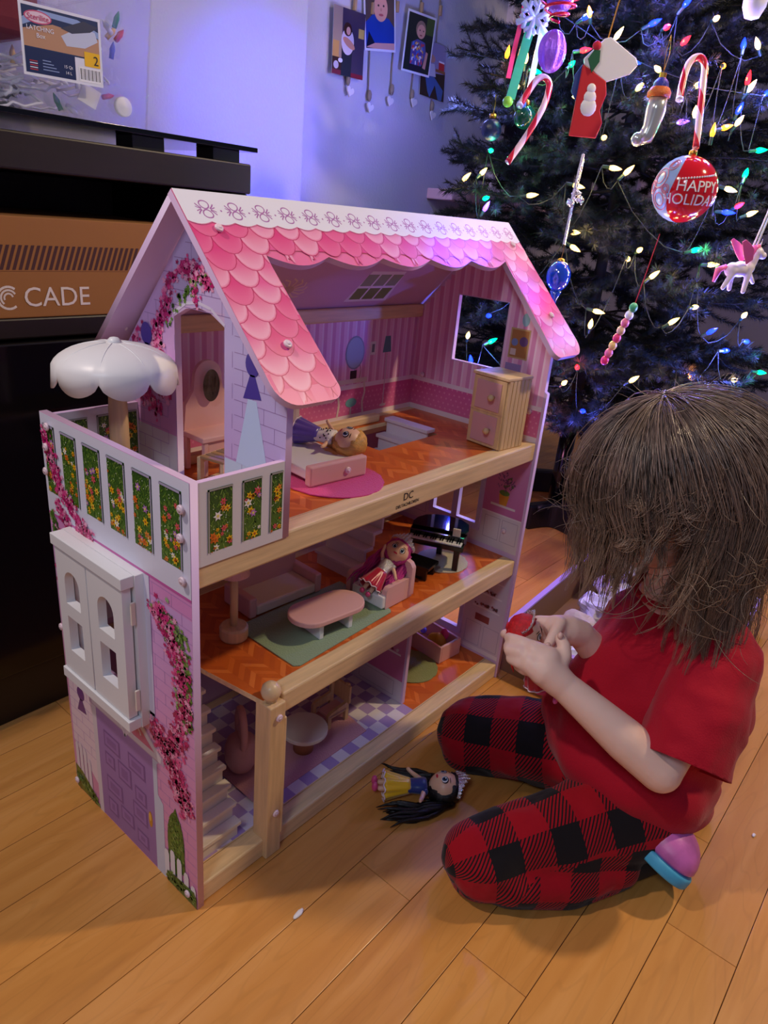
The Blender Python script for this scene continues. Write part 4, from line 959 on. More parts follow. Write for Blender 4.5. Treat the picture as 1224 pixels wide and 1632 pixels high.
def doll(name, label, frame, origin, hair, hairlen, top, skirt, shoe=(226,80,140), arms=((.026,.006,.062),(-.026,.006,.062)), scale=1, topm=None, hairspread=1.0, tiara=True, foot=None, seed=1, dots=False):
    X, Y, Zv = frame; t = thing(name, label, 'doll')
    t.matrix_world = Matrix(((X.x,Y.x,Zv.x,origin[0]),(X.y,Y.y,Zv.y,origin[1]),(X.z,Y.z,Zv.z,origin[2]),(0,0,0,1))) @ Matrix.Scale(scale, 4)
    rn_ = random.Random(seed)
    V = [(0,0,.058),(0,0,.070),(0,0,.078),(0,0,.086)]; E = [(0,1),(1,2),(2,3)]; Rr = [.010,.0095,.009,.0042]
    for s_, hand in ((1,arms[0]),(-1,arms[1])):
        k = len(V); sh_ = Vector((s_*.0115,0,.0785)); h_ = Vector(hand); el_ = sh_.lerp(h_,.5)+Vector((s_*.003,.002,-.001))
        V += [sh_, el_, sh_.lerp(h_,.92), h_]; E += [(2,k),(k,k+1),(k+1,k+2),(k+2,k+3)]; Rr += [.0042,.0036,.0030,.0034]
        k2 = len(V); d_ = (h_-el_).normalized(); V += [h_+d_*.0045, h_+d_*.002+Vector((0,-.004,.001))]; E += [(k+3,k2),(k+3,k2+1)]; Rr += [.0018,.0013]
    for s_ in (1,-1):
        k = len(V); V += [(s_*.006,0,.050),(s_*.0065,0,.030),(s_*.0065,0,.008)]; E += [(0,k),(k,k+1),(k+1,k+2)]; Rr += [.0062,.0050,.0042]
    skinned('body', V, E, Rr, M['skin_doll'], t, 2)
    # head: rounded cheeks, chin, nose
    m_ = MB(); m_.ball((0,0,0), 1, 24)
    out = []
    for v_ in m_.v:
        x, y, z = v_; r = Vector((x*.0185, y*.0175, z*.0195))
        if z < -.1: r.x *= 1-.22*(-z)**1.5; 
        r.x *= 1+.08*math.exp(-((z+.25)/.3)**2); r.y += -.0022*math.exp(-((z+.18)/.13)**2-(x/.14)**2)*(y < 0)
        r.y += -.0010*math.exp(-((z+.62)/.15)**2-(x/.25)**2)*(y < 0)
        out.append(r+Vector((0,0,.106)))
    m_.v = out; hd = m_.build('head', M['skin_doll'], t, smooth=True)
    def onface(u, v_, lift): # point on the face surface
        y = -math.sqrt(max(0, 1-(u/.0185)**2-(v_/.0195)**2))*.0178; return Vector((u, y-lift, .106+v_))
    def patch(nm, cx, cz, rx_, rz_, col, lift, rough=.2):
        q_ = MB(); n_ = 16; q_.v.append(onface(cx, cz, lift)); 
        for i in range(n_): q_.v.append(onface(cx+rx_*math.cos(2*PI*i/n_), cz+rz_*math.sin(2*PI*i/n_), lift))
        q_.f = [[0,1+(i+1) % n_,1+i][::-1] for i in range(n_)]; q_.mi = [0]*n_
        return q_.build(nm, mat(nm+'_%s' % len(bpy.data.materials), col, rough), hd, smooth=True)
    for s_ in (1,-1):
        patch('eyelash', s_*.0072, -.0008, .0044, .0044, (40,24,26), .0004); patch('eye', s_*.0070, -.0014, .0036, .0038, (244,244,244), .0006); patch('iris', s_*.0068, -.0014, .0025, .0033, (50,80,110), .0008)
        patch('pupil', s_*.0068, -.0014, .0013, .0018, (8,8,10), .0010); patch('eye_glint', s_*.0062, -.0002, .0006, .0007, (255,255,255), .0012); patch('eyebrow', s_*.0075, .0056, .0034, .0005, tuple(int(q*.5) for q in (120,80,60)), .0005)
        MB().ball((s_*.0180,.001,.1045), (.0018,.0030,.0042), 8).build('ear', M['skin_doll'], hd, smooth=True)
    patch('mouth', 0, -.0100, .0034, .0013, (206,56,74), .0007)
    # hair: cap and long locks
    hm = mat(name+'_hair_%d' % seed, hair, .38, var=.25, vscale=60, stretch=(4,4,.5), bump=.8, bscale=240)
    m_ = MB(); m_.ball((0,0,0), 1, 28)
    vv = []
    for v_ in m_.v:
        x, y, z = v_; k_ = 1.17; q_ = Vector((x*.0185*k_, y*.0178*k_+.0022, z*.0197*k_+.1068))
        if y < -.35 and z < .52-.2*abs(x): q_ = Vector((x*.0160, y*.010, z*.016+.106))
        q_ += Vector((x,y,z))*.0010*math.sin(math.atan2(x,z)*16)
        vv.append(q_)
    m_.v = vv; hc = m_.build('hair', hm, t, smooth=True)
    lk = MB()
    for i in range(int(54*hairspread)):
        a_ = rn_.uniform(.06*PI, .94*PI); x = .020*math.cos(a_); y = .005+.015*math.sin(a_)
        z0 = .106+rn_.uniform(-.004,.012); L__ = hairlen*rn_.uniform(.7,1.05); f_ = rn_.uniform(.5,1.9)*hairspread; wv_ = rn_.uniform(0,6)
        pth = [Vector((x*(1+(f_-1)*(j/7)**.8*.9)+.0022*math.sin(wv_+j*1.2), y*(1+.25*(j/7))+.0015*math.cos(wv_+j), z0-L__*j/7)) for j in range(8)]
        lk.tube(pth, [.0022,.0030,.0032,.0030,.0027,.0022,.0015,.0004], 6)
    o = lk.build('hair_locks', hm, hc, smooth=True); o['kind'] = 'stuff'
    # dress
    tm = topm or mat(name+'_top_%d' % seed, top, .3, sheen=.3)
    m_ = MB(); rings = []
    for z, r in ((.054,.0122),(.060,.0112),(.068,.0118),(.076,.0128),(.0825,.0115),(.0835,.0095)):
        rings.append([(1.12*r*math.cos(2*PI*j/20), .86*r*math.sin(2*PI*j/20), z) for j in range(20)])
    loft(m_, rings); m_.ball((.0125,0,.0795), (.0055,.0055,.0052), 10); m_.ball((-.0125,0,.0795), (.0055,.0055,.0052), 10); bo = m_.build('bodice', tm, t, smooth=True)
    if dots:
        for i in range(16):
            a_ = rn_.uniform(PI*1.1,PI*1.9); z = rn_.uniform(.056,.080); MB().ball((1.17*.0122*math.cos(a_), .92*.0122*math.sin(a_), z), .0013, 6).build('spot', M['black'], bo)
    m_ = MB(); rings = []
    for i in range(9):
        f_ = i/8; z = .058-f_*.040; r = .0118+f_*.0105
        rings.append([(r*(1+.09*f_*math.sin(10*2*PI*j/60))*math.cos(2*PI*j/60), r*.86*(1+.09*f_*math.sin(10*2*PI*j/60))*math.sin(2*PI*j/60), z) for j in range(60)])
    loft(m_, rings, False); sk = m_.build('skirt', mat(name+'_skirt_%d' % seed, skirt, .28, sheen=.4), t, smooth=True); s2 = sk.modifiers.new('s','SOLIDIFY'); s2.thickness = .0007
    z = .018; MB().tube([Vector((.0232*(1+.09*math.sin(10*2*PI*j/60))*math.cos(2*PI*j/60), .0232*.86*(1+.09*math.sin(10*2*PI*j/60))*math.sin(2*PI*j/60), z+.0012*math.sin(j*PI/3))) for j in range(61)], .0011, 5, False).build('hem_trim', mat(name+'_trim_%d' % seed, (240,220,232), .5), sk, smooth=True)
    for s_ in (1,-1): MB().ball((s_*.0068,-.003,.0045), (.0052,.0085,.0048), 12).build('shoe', mat(name+'_shoe_%d%d' % (seed, s_), shoe, .35), t, smooth=True)
    HS = 1.22
    for o_ in (hd, hc): o_.scale = (HS,)*3; o_.location = (0,0,-.0885*(HS-1))
    if tiara:
        m_ = MB(); pts = []; n_ = 26
        for i in range(n_+1):
            a_ = PI*(-.02+1.04*i/n_)-PI; h_ = .0025+.0110*math.exp(-((i-n_/2)/4.2)**2)*(1 if i % 2 == 0 else .72)+(.0022 if i % 2 == 0 else 0)
            b_ = Vector((.0205*math.cos(a_), .0185*math.sin(a_)*.62-.001, .1190+.0035*math.sin(-a_)))
            pts.append((b_, b_+Vector((.0012*math.cos(a_), .0025*math.sin(a_), h_))))
        for p, q_ in pts: m_.v += [p, q_]
        for i in range(n_): m_.f.append([2*i,2*i+2,2*i+3,2*i+1]); m_.mi.append(0)
        o = m_.build('tiara', M['silver'], t); o.scale = (HS,)*3; o.location = (0,0,-.0885*(HS-1)); s2 = o.modifiers.new('s','SOLIDIFY'); s2.thickness = .0012
    return t
def frame(Zd, face):   # Zd: towards the head, face: where the face points
    Zd = Vector(Zd).normalized(); Yv = -Vector(face); Yv = (Yv-Zd*Yv.dot(Zd)).normalized(); return (Yv.cross(Zd), Yv, Zd)
doll('doll', 'black-haired doll in a yellow skirt and blue bodice lying on the floor', frame((.68,-.73,.02),(0,.06,1)), (.334,-.036,.0225), (14,12,14), .085, (30,52,120), (240,190,30), arms=((.036,-.004,.070),(-.032,-.002,.058)), hairspread=1.7, seed=2, scale=1.14)
doll('doll', 'blonde doll in a purple skirt and spotted top lying on toy bed', frame((.36,-.93,-.02),(-.35,-.2,1)), (.352,.226,.5875), (226,170,90), .045, (238,236,236), (92,70,170), arms=((.034,-.006,.078),(-.030,-.004,.060)), tiara=False, seed=3, scale=1.0, dots=True)
doll('doll', 'pink-haired doll with silver top slumped in the toy armchair', frame((.84,.02,.52),(-.56,-.50,.66)), (.408,.080,.3180), (200,50,140), .080, (226,190,200), (190,16,60), arms=((.030,-.008,.060),(-.024,-.012,.098)), topm=M['silver'], seed=4, scale=.93)
# ---------------------------------------------------------------- bits on the floor and the parcel behind the child
rn = random.Random(31)
def scrap(label, p, s_, col, cat='scrap'):
    m_ = MB().ball((0,0,0), s_, 10); m_.v = [v_*(1+.35*noise.noise(v_*200+Vector((p[0]*50,0,0)))) for v_ in m_.v]
    tag(m_.build('paper_scrap', mat('scrap_%d' % len(bpy.data.materials), col, .7), None, smooth=True, loc=p), label, cat)
scrap('curled white scrap on floor in front of the dollhouse', (.093,-.112,.002), (.011,.004,.002), (236,232,230))
scrap('tiny pale crumb on the floor at the right of the child', (.735,-.560,.002), (.005,.003,.002), (240,236,230))
t = thing('parcel_box', 'open shallow lilac box of white packing behind the child', 'box')
lb_ = mat('lilac_card', (168,140,196), .6); kb_ = mat('brown_card', (132,96,64), .8); bz = .10
c0 = [(.83,.015),(1.42,.055),(1.46,-.36),(.86,-.40)]
for (a, b_) in zip(c0, c0[1:]+c0[:1]):
    A_ = Vector((*a,0)); B_ = Vector((*b_,0)); U_ = (B_-A_); ln = U_.length; U_.normalize()
    w2 = plate('box_wall', rect(0,0,ln,bz), [], .006, A_, U_, (0,0,1), kb_, t); 
    MB().box((0,-.004,0),(ln,.010,.006)).build('box_rim', lb_, t, bevel=.001).matrix_local = Matrix.Translation(A_+Vector((0,0,bz))) @ Matrix(((U_.x,-U_.y,0,0),(U_.y,U_.x,0,0),(0,0,1,0),(0,0,0,1)))
MB().prism(c0[::-1], .003, (0,0,0)).build('box_bottom', kb_, t)
pm = mat('white_packing', (226,226,236), .6, bump=.4, bscale=60); km = mat('kraft_paper', (190,176,150), .8)
wh = ['closest to the dollhouse','second from the dollhouse along the far rim','third from the dollhouse along the far rim','in the far right corner','at the near left corner','second along the near rim','third along the near rim','in the near right corner']
for i in range(8):
    x = .925+(i % 4)*.135+(i//4)*.02; y = -.075-(i//4)*.20+(i % 4)*.012; s_ = .052; m_ = MB().ball((0,0,0), (s_*1.05,s_,s_*.62), 22)
    m_.v = [v_*(1+.50*noise.noise(v_*34+Vector((i*3,0,0)))) for v_ in m_.v]; o = m_.build('packing_paper', km if i in (1,6) else pm, None, smooth=False, loc=(x,y,s_*.62+.012))
    tag(o, ('tan' if i in (1,6) else 'white')+' crumpled packing paper in the lilac box, '+wh[i], 'packing paper', 'packing paper in the box')
# big crumpled sheet standing up by the child's cheek
m_ = MB().ball((0,0,0), (.055,.035,.085), 28); m_.v = [v_*(1+.5*noise.noise(v_*28)+.12*noise.noise(v_*90)) for v_ in m_.v]
tag(m_.build('tissue_bundle', pm, None, loc=(1.345,-.045,.165)), 'large bundle of crumpled white tissue rising from the parcel box', 'tissue paper')
# ================================================================ CHRISTMAS TREE
TX, TY = 1.72, .35
def TR(z): return .60 if z < .7 else (.60-.05*(z-.7)/.3 if z < 1.0 else .56-.16*(z-1.0))
tree = thing('christmas_tree', 'dark green artificial christmas tree glowing with coloured lights', 'christmas tree', (TX, TY, 0))
bark = mat('branch_wire', (34,30,26), .8); ndl = mat('tree_needles', (12,22,20), .6, var=.35, vscale=14)
rt = random.Random(77)
def branch_mesh(seed):
    r_ = random.Random(seed); v = []; f = []; mi = []
    def needles(a, b_, n_, ln):
        d = (b_-a); L0 = d.length; d.normalize(); s_ = d.orthogonal().normalized(); t_ = d.cross(s_)
        for i in range(n_):
            q_ = a+d*L0*(i+r_.random())/n_; an = r_.uniform(0, 2*PI); dr = (s_*math.cos(an)+t_*math.sin(an))*.85+d*r_.uniform(.35,.9); dr.normalize()
            w_ = dr.cross(d); w_ = (w_.normalized() if w_.length > 1e-6 else s_)*.0016; l_ = ln*r_.uniform(.7,1.15); k = len(v)
            v.extend([q_-w_, q_+w_, q_+dr*l_]); f.append((k,k+1,k+2)); mi.append(1)
    q_ = MB(); P_ = [Vector((x, .03*math.sin(x*3+seed), .07*x*x-.02*x+.02*math.sin(x*6+seed))) for x in [i/9*.95 for i in range(10)]]
    L_ = 1.0; q_.tube(P_, [.006-.0004*i for i in range(10)], 5); needles(P_[3], P_[6], 260, .034); needles(P_[6], P_[9], 340, .034)
    for i in range(15):
        t_ = .22+.76*i/15; s_ = 1 if i % 2 else -1; j = int(t_*9); a = P_[j].lerp(P_[min(9,j+1)], t_*9-j)
        d = Vector((1.0, s_*r_.uniform(.6,1.3), r_.uniform(-.35,.55))).normalized(); ln = (.30-.18*t_)*r_.uniform(.8,1.2); m1 = a+d*ln*.5+Vector((0,0,-.008)); e_ = a+d*ln+Vector((.012,0,r_.uniform(-.01,.03)))
        q_.tube([a, m1, e_], [.0028,.0022,.0012], 4); needles(a.lerp(m1,.3), m1, int(560*ln), .033); needles(m1, e_, int(700*ln), .031)
        d2 = (d+Vector((.8,-s_*.5,0))).normalized(); e3 = m1+d2*ln*.45; q_.tube([m1, e3], [.002,.001], 4); needles(m1, e3, int(420*ln), .029)
    base = len(q_.v); vs = q_.v+v; fs = q_.f+[tuple(x+base for x in t_) for t_ in f]; me = bpy.data.meshes.new('branch'); me.from_pydata([tuple(p) for p in vs], [], fs)
    me.materials.append(bark); me.materials.append(ndl); me.polygons.foreach_set('material_index', [0]*len(q_.f)+mi); return me
bms = [branch_mesh(i) for i in range(9)]
MB().tube([(0,0,.0),(0,0,.35)], .026, 14).build('stand_pole', M['black'], tree, smooth=True); MB().tube([(0,0,.3),(0,0,2.2)], [.02,.008], 10).build('trunk', bark, tree, smooth=True)
az = 0
for lv_ in range(16):
    z = .40+lv_*.105; nb_ = 12 if lv_ < 12 else 9
    for i in range(nb_):
        az += 2*PI/nb_+rt.uniform(-.12,.12); a_ = az+lv_*.37
        o = link('branch', bms[rt.randrange(9)], None, tree); R_ = TR(z)*rt.uniform(.88,1.10); o.location = (0,0,z+rt.uniform(-.03,.03)-.02)
        o.rotation_euler = (rt.uniform(-.4,.4), rt.uniform(-.02,.20)-(.28 if lv_ == 0 else 0), a_); o.scale = (R_, R_*1.0+.12, R_+.1)
# curved black stand
stm = mat('stand_black', (16,16,22), .45)
for pts in ([(-.135,.03),(-.05,-.015),(-.055,-.095),(-.115,-.19),(-.17,-.28)], [(-.135,.03),(-.10,.16),(0,.26),(.14,.26)], [(.14,.26),(.27,.12),(.22,-.08),(.0,-.30),(-.17,-.28)]):
    ps = []
    for i in range(len(pts)-1):
        p0 = pts[max(i-1,0)]; p1 = pts[i]; p2 = pts[i+1]; p3 = pts[min(i+2,len(pts)-1)]
        for t_ in [j/6 for j in range(6)]: ps.append(tuple(.5*((2*p1[q])+(-p0[q]+p2[q])*t_+(2*p0[q]-5*p1[q]+4*p2[q]-p3[q])*t_*t_+(-p0[q]+3*p1[q]-3*p2[q]+p3[q])*t_**3) for q in (0,1)))
    ps.append(pts[-1]); m_ = MB(); rings = []
    for i, p in enumerate(ps):
        a = ps[max(i-1,0)]; c = ps[min(i+1,len(ps)-1)]; d = Vector((c[0]-a[0], c[1]-a[1], 0)).normalized(); nrm = Vector((-d.y,d.x,0))*.018; b_ = Vector((p[0],p[1],0)); rings.append([b_-nrm, b_+nrm, b_+nrm+Vector((0,0,.085)), b_-nrm+Vector((0,0,.085))])
    loft(m_, rings); m_.build('stand_panel', stm, tree, bevel=.006)
for p in ((-.12,.0),(.22,.1),(.02,-.27)): MB().tube([(0,0,.075),(p[0],p[1],.075)], .012, 8).build('stand_arm', stm, tree, smooth=True)
# ---------------------------------------------------------------- where a photo direction meets the outside of the tree
def surf(u, v, inset=.06):
    d = RM @ Vector(((u-612)/1125, -(v-816)/1125, -1)); best = None; k = 1.2
    while k < 3.4:
        p = CP+d*k; r = math.hypot(p.x-TX, p.y-TY)
        if r <= TR(p.z)-inset: return p
        if best is None or r-TR(p.z) < best[0]: best = (r-TR(p.z), p.copy())
        k += .01
    return best[1]
# ---------------------------------------------------------------- string of coloured bulbs
lights = thing('string_lights', 'string of faceted coloured christmas bulbs wound through the tree', 'string lights', (TX, TY, 0))
TP = Vector((TX, TY, 0))
BC = {'w': (255,206,112), 'g': (0,225,120), 'b': (14,36,255), 'o': (255,140,30), 'r': (255,30,40), 'v': (120,70,255)}
BL = {}
for k, c in BC.items():
    BL[k] = mat('bulb_'+{'w':'warm','g':'green','b':'blue','o':'amber','r':'red','v':'violet'}[k], c, .1, emit={'w':4,'g':4,'b':7,'o':5,'r':5,'v':5}[k])
sock = mat('bulb_socket', (14,44,32), .4)
glow = lambda c: tuple(.9*x+.1*max(lin(c)) for x in lin(c))
BP = [('w',837,100),('w',822,139),('w',980,62),('w',1139,31),('w',1051,113),('w',923,154),('w',1015,143),('w',1192,145),('w',1107,139),('w',1107,186),('w',1173,199),('w',961,220),('w',995,278),('w',972,267),('w',738,287),('w',766,278),('w',914,295),('w',1156,300),('w',1209,77),
 ('w',910,370),('w',910,392),('w',1017,400),('w',1000,412),('w',1190,343),('w',1036,443),('w',1128,422),('w',1104,490),('w',1184,505),('w',1066,516),('w',940,522),('w',1004,608),('w',897,612),('w',1167,606),('w',946,495),('w',745,538),('w',840,312),
 ('g',908,105),('g',850,113),('g',976,88),('g',1186,283),('g',1102,400),('g',1207,593),('g',771,317),('g',781,240),('g',1205,240),('g',779,546),('g',833,171),
 ('b',1002,98),('b',929,30),('b',1188,544),('b',1128,531),('b',1152,559),('b',927,655),('b',777,503),('b',751,578),('b',1152,338),('b',1220,150),('b',1184,77),('b',1035,40),('b',1090,10),('b',900,10),('v',771,336),('v',1080,195),('b',1175,180),
 ('o',807,92),('o',1152,105),('o',1150,205),('o',940,26),('o',1096,600),('r',920,587),('r',1173,330),('r',925,81),('r',1087,70),('r',1060,45)]
tmpl = {}
for k in BC:
    q_ = MB(); q_.lathe([(.0062,-.001),(.0095,.008),(.0088,.017),(.0055,.028),(.0008,.037)], 8); me = q_.mesh('bulb'); me.materials.append(BL[k]); 
    q2 = MB(); q2.lathe([(.0055,-.024),(.0062,-.020),(.0066,-.004),(.0056,0)], 10); m2 = q2.mesh('bulb_socket'); m2.materials.append(sock); tmpl[k] = (me, m2)
wires = MB(); pts_ = []
for i, (k, u, v) in enumerate(BP):
    p = surf(u, v, .035)-TP; d = Vector((rt.uniform(-1,1), rt.uniform(-1,.2), rt.uniform(-.2,1))).normalized()
    o = link('bulb', tmpl[k][0], None, lights); o.location = p; o.rotation_euler = d.to_track_quat('Z','Y').to_euler(); o.scale = (.62,.62,.72)
    s_ = link('bulb_socket', tmpl[k][1], None, o); pts_.append(p-d*.018)
    ds = 1.0 if k in 'w' else 1.7
    pw = {'w':.16,'g':.40,'b':1.9,'o':.2,'r':.2,'v':.35}[k]
    lamp('bulb_light', 'POINT', tuple(p+TP+d*.014+Vector((-.02,-.02,.0))), pw*1.0, glow(BC[k]), .008)
left = sorted(pts_, key=lambda p: (round(p.z*5), p.x-p.y)); 
for a, b_ in zip(left, left[1:]):
    if (a-b_).length < .5: 
        m1 = (a+b_)*.5+Vector((0,0,-.03)); wires.tube([a, a.lerp(m1,.5)+Vector((0,0,-.01)), m1, b_.lerp(m1,.5)+Vector((0,0,-.01)), b_], .0012, 5)
wires.build('light_wire', mat('green_cord', (8,26,24), .6), lights, smooth=True)
# spot lamps added for the coloured roof patches, with bulbs added at the sources
def beam_light(nm, u, v, k, col, pw, deg, src):
    o_ = link('bulb', tmpl[{'b':'b','a':'o','m':'r'}[nm[0]]][0], None, lights); o_.scale = (.62,.62,.72); o_.location = Vector(src)-TP+Vector((.016,.016,.0)); s_ = link('bulb_socket', tmpl['b'][1], None, o_)
    lamp(nm, 'SPOT', src, pw, lin(col), .004, at(u, v, k) if not isinstance(u, Vector) else u, math.radians(deg))
roofp = lambda u_, v_: RO+RU*u_+RV*v_
beam_light('blue_bulb_beam', roofp(.640,-.060), 0, 0, (12,20,255), 150, 8, (1.26,.00,1.22))
beam_light('amber_bulb_beam', roofp(.800,-.125), 0, 0, (255,150,30), 16, 5, (1.34,-.02,1.14))
beam_light('magenta_bulb_beam', roofp(.800,-.175), 0, 0, (255,10,130), 14, 5, (1.36,-.06,1.24))
lamp('blue_wall_glow', 'SPOT', (1.02,.42,1.30), 30, (.05,.06,1), .05, (.93,1.0,1.10), math.radians(58))  # wash lamp added to tint the wall blue, with no bulb at it
lamp('blue_wall_glow_right', 'POINT', (1.42,.72,1.25), 3.2, (.22,.26,1), .03)
lamp('blue_tree_glow', 'POINT', tuple(surf(1180,640,.0)+Vector((0,0,.1))), 5.0, (.12,.18,1), .03)
lamp('pink_floor_glow', 'POINT', (1.30,.30,.42), 1.4, (1,.30,.50), .05)
# ---------------------------------------------------------------- ornaments
def orn(name, label, cat='ornament', g=None): return thing(name, label, cat, group=g)
TW = -(RM @ Vector((0,0,-1)))              # towards the room
RX = RM @ Vector((1,0,0)); RXh = Vector((RX.x, RX.y, 0)).normalized(); UPV = Vector((0,0,1)); FN = RXh.cross(UPV)
PXM = 1/1125
def stripe_mat(nm, c1, c2, sc_):
    m = bpy.data.materials.new(nm); m.use_nodes = True; n = m.node_tree.nodes; l = m.node_tree.links; b = n['Principled BSDF']; b.inputs['Roughness'].default_value = .2
    u = n.new('ShaderNodeUVMap'); u.uv_map = 'wrap'; s_ = n.new('ShaderNodeSeparateXYZ'); l.new(u.outputs[0], s_.inputs[0]); a = n.new('ShaderNodeMath'); a.operation = 'FRACT'; l.new(s_.outputs[0], a.inputs[0]); g_ = n.new('ShaderNodeMath'); g_.operation = 'GREATER_THAN'; g_.inputs[1].default_value = .55; l.new(a.outputs[0], g_.inputs[0])
    x = n.new('ShaderNodeMix'); x.data_type = 'RGBA'; l.new(g_.outputs[0], x.inputs[0]); x.inputs[6].default_value = (*lin(c1),1); x.inputs[7].default_value = (*lin(c2),1); l.new(x.outputs[2], b.inputs['Base Color']); return m
cm_ = stripe_mat('candy_stripes', (238,206,206), (206,40,60), 1)
def cane(label, pxs, k_in=.0):
    P0 = surf(*pxs[len(pxs)//2], .0); kk = -(RM.transposed() @ (P0-CP)).z-.03
    raw = [at(u, v, kk) for u, v in pxs]; path = []
    for i in range(len(raw)-1):
        p0 = raw[max(i-1,0)]; p1 = raw[i]; p2 = raw[i+1]; p3 = raw[min(i+2,len(raw)-1)]
        for t_ in [j/5 for j in range(5)]: path.append(.5*((2*p1)+(-p0+p2)*t_+(2*p0-5*p1+4*p2-p3)*t_*t_+(-p0+3*p1-3*p2+p3)*t_**3))
    path.append(raw[-1]); n_ = 12; m_ = MB().tube(path, .0070, n_); me = m_.mesh('candy_cane'); uvl_ = me.uv_layers.new(name='wrap'); dist = [0]
    for a, b_ in zip(path, path[1:]): dist.append(dist[-1]+(b_-a).length)
    for p in me.polygons:
        if len(p.loop_indices) != 4: continue
        js = [me.loops[li].vertex_index for li in p.loop_indices]; wrap = any(j % n_ == 0 for j in js) and any(j % n_ == n_-1 for j in js)
        for li in p.loop_indices:
            j = me.loops[li].vertex_index; c = j % n_; c = n_ if wrap and c == 0 else c; uvl_.data[li].uv = (dist[j//n_]*11+c/n_*1.0, 0)
    t = orn('candy_cane', label, 'candy cane'); link('cane', me, cm_, t, True); MB().tube([path[0]-(path[1]-path[0]).normalized()*.004, path[0]+(path[1]-path[0])*.4], .0076, 12).build('plastic_end', mat('clear_wrap_%d' % len(label), (214,214,230), .15), t, smooth=True); return t
cane('candy cane tilted on left side of tree above the round dark ornament', [(829,167),(842,146),(854,129),(864,123),(873,128),(875,141),(866,170),(842,212),(809,259)])
cane('candy cane hanging upright on right side of the tree above the red ball', [(1083,157),(1088,130),(1096,105),(1106,93),(1117,92),(1123,104),(1121,130),(1115,185),(1109,236)])
def ballorn(name, label, u, v, rpx, m, dk=.03, capm=None):
    p = surf(u, v, 0); k = -(RM.transposed() @ (p-CP)).z-dk; c = at(u, v, k); r = rpx*k*PXM; t = orn(name, label); t.location = c
    o = MB().ball((0,0,0), r, 36).build('ball', m, t, smooth=True); MB().lathe([(.0085,0),(.0085,.009),(.003,.012)], 12, (0,0,r*.98)).build('cap', capm or M['gold'], t, smooth=True); MB().tube([(0,0,r+.012),(.003,0,r+.03),(0,0,r+.05)], .0009, 5).build('hook', M['gold'], t); return t, r, c
t, r, c = ballorn('ball_ornament', 'large red ball ornament lettered happy holidays with pale blue side', 1091, 302, 49, mat('red_ornament', (206,20,36), .12, coat=.5), .05)
FNC = (CP-c); FNC = FNC.normalized(); RXb = Vector((0,0,1)).cross(FNC).normalized(); UPb = FNC.cross(RXb)
def onball(a, b_, rr_): # angular position on the ball facing the room
    return (FNC*math.cos(a)*math.cos(b_)+RXb*math.sin(a)*math.cos(b_)+UPb*math.sin(b_))*rr_
q_ = MB(); n_ = 14
for i in range(n_+1):
    for j in range(n_+1): 
        b_ = -PI/2*.96+PI*.96*i/n_; q_.v.append(onball(-PI*.55+(PI*.55-.42+.12*math.sin(b_*2))*j/n_, b_, r*1.006))
for i in range(n_):
    for j in range(n_): a = i*(n_+1)+j; q_.f.append([a,a+1,a+n_+2,a+n_+1]); q_.mi.append(0)
q_.build('blue_patch', mat('ornament_blue', (160,190,226), .2), t, smooth=True)
for (a,b_,s_) in ((-.95,.3,.30),(-.85,-.35,.34),(-1.25,.0,.2),(-.65,.75,.2),(-.62,-.02,.13)):
    for f_ in (1,.6): MB().tube([onball(a+s_*f_*math.cos(x), b_+s_*f_*math.sin(x), r*1.012) for x in [2*PI*i/20 for i in range(21)]], .0011, 5, False).build('swirl', mat('swirl_ink_%d' % int(len(bpy.data.materials)), (206,120,140), .4), t)
wmt = M['white']
for i in range(15): MB().ball(onball(-.22+.088*i, .30+.012*i, r*1.005), .0022, 6).build('dot', wmt, t)
def balltext(s_, a0, b0, size):
    tx = text('lettering', s_, size, (0,0,0), (1,0,0), (0,1,0), wmt, t, .0006)
    for v_ in tx.data.vertices:
        x, y, z = v_.co; v_.co = onball(a0+x/r, b0+y/r, r*1.006+z)
balltext('HAPPY', .42, .10, .030); balltext('HOLIDAYS', .42, -.30, .030)
ballorn('ball_ornament', 'dark navy ribbed ball ornament at the far left edge of tree', 783, 207, 16, mat('navy_orn', (22,36,72), .35, bump=1, bscale=120), .0)
ballorn('ball_ornament', 'small dark green glass ball ornament behind tilted candy cane', 836, 187, 17, mat('green_orn', (10,70,50), .08, spec=.8), -.02)
t, r, c = ballorn('glass_ornament', 'blue glass drop ornament hanging from a silver ribbon beside roof', 890, 440, 19, mat('blue_glass_orn', (20,70,190), .05, spec=1, coat=1), .04)
t.children[0].data.transform(Matrix.Scale(1.25, 4, (0,0,1)))
MB().lathe([(.014,0),(.006,.018),(.001,.040)], 14, (0,0,-r*1.2), (0,0,-1)).build('drop_point', bpy.data.materials['blue_glass_orn'], t, smooth=True)
MB().tube([(0,0,r+.04),(.006,0,.14),(.020,0,.24),(.016,0,.25),(.0,0,.15)], .0034, 4).build('ribbon', M['silver'], t)
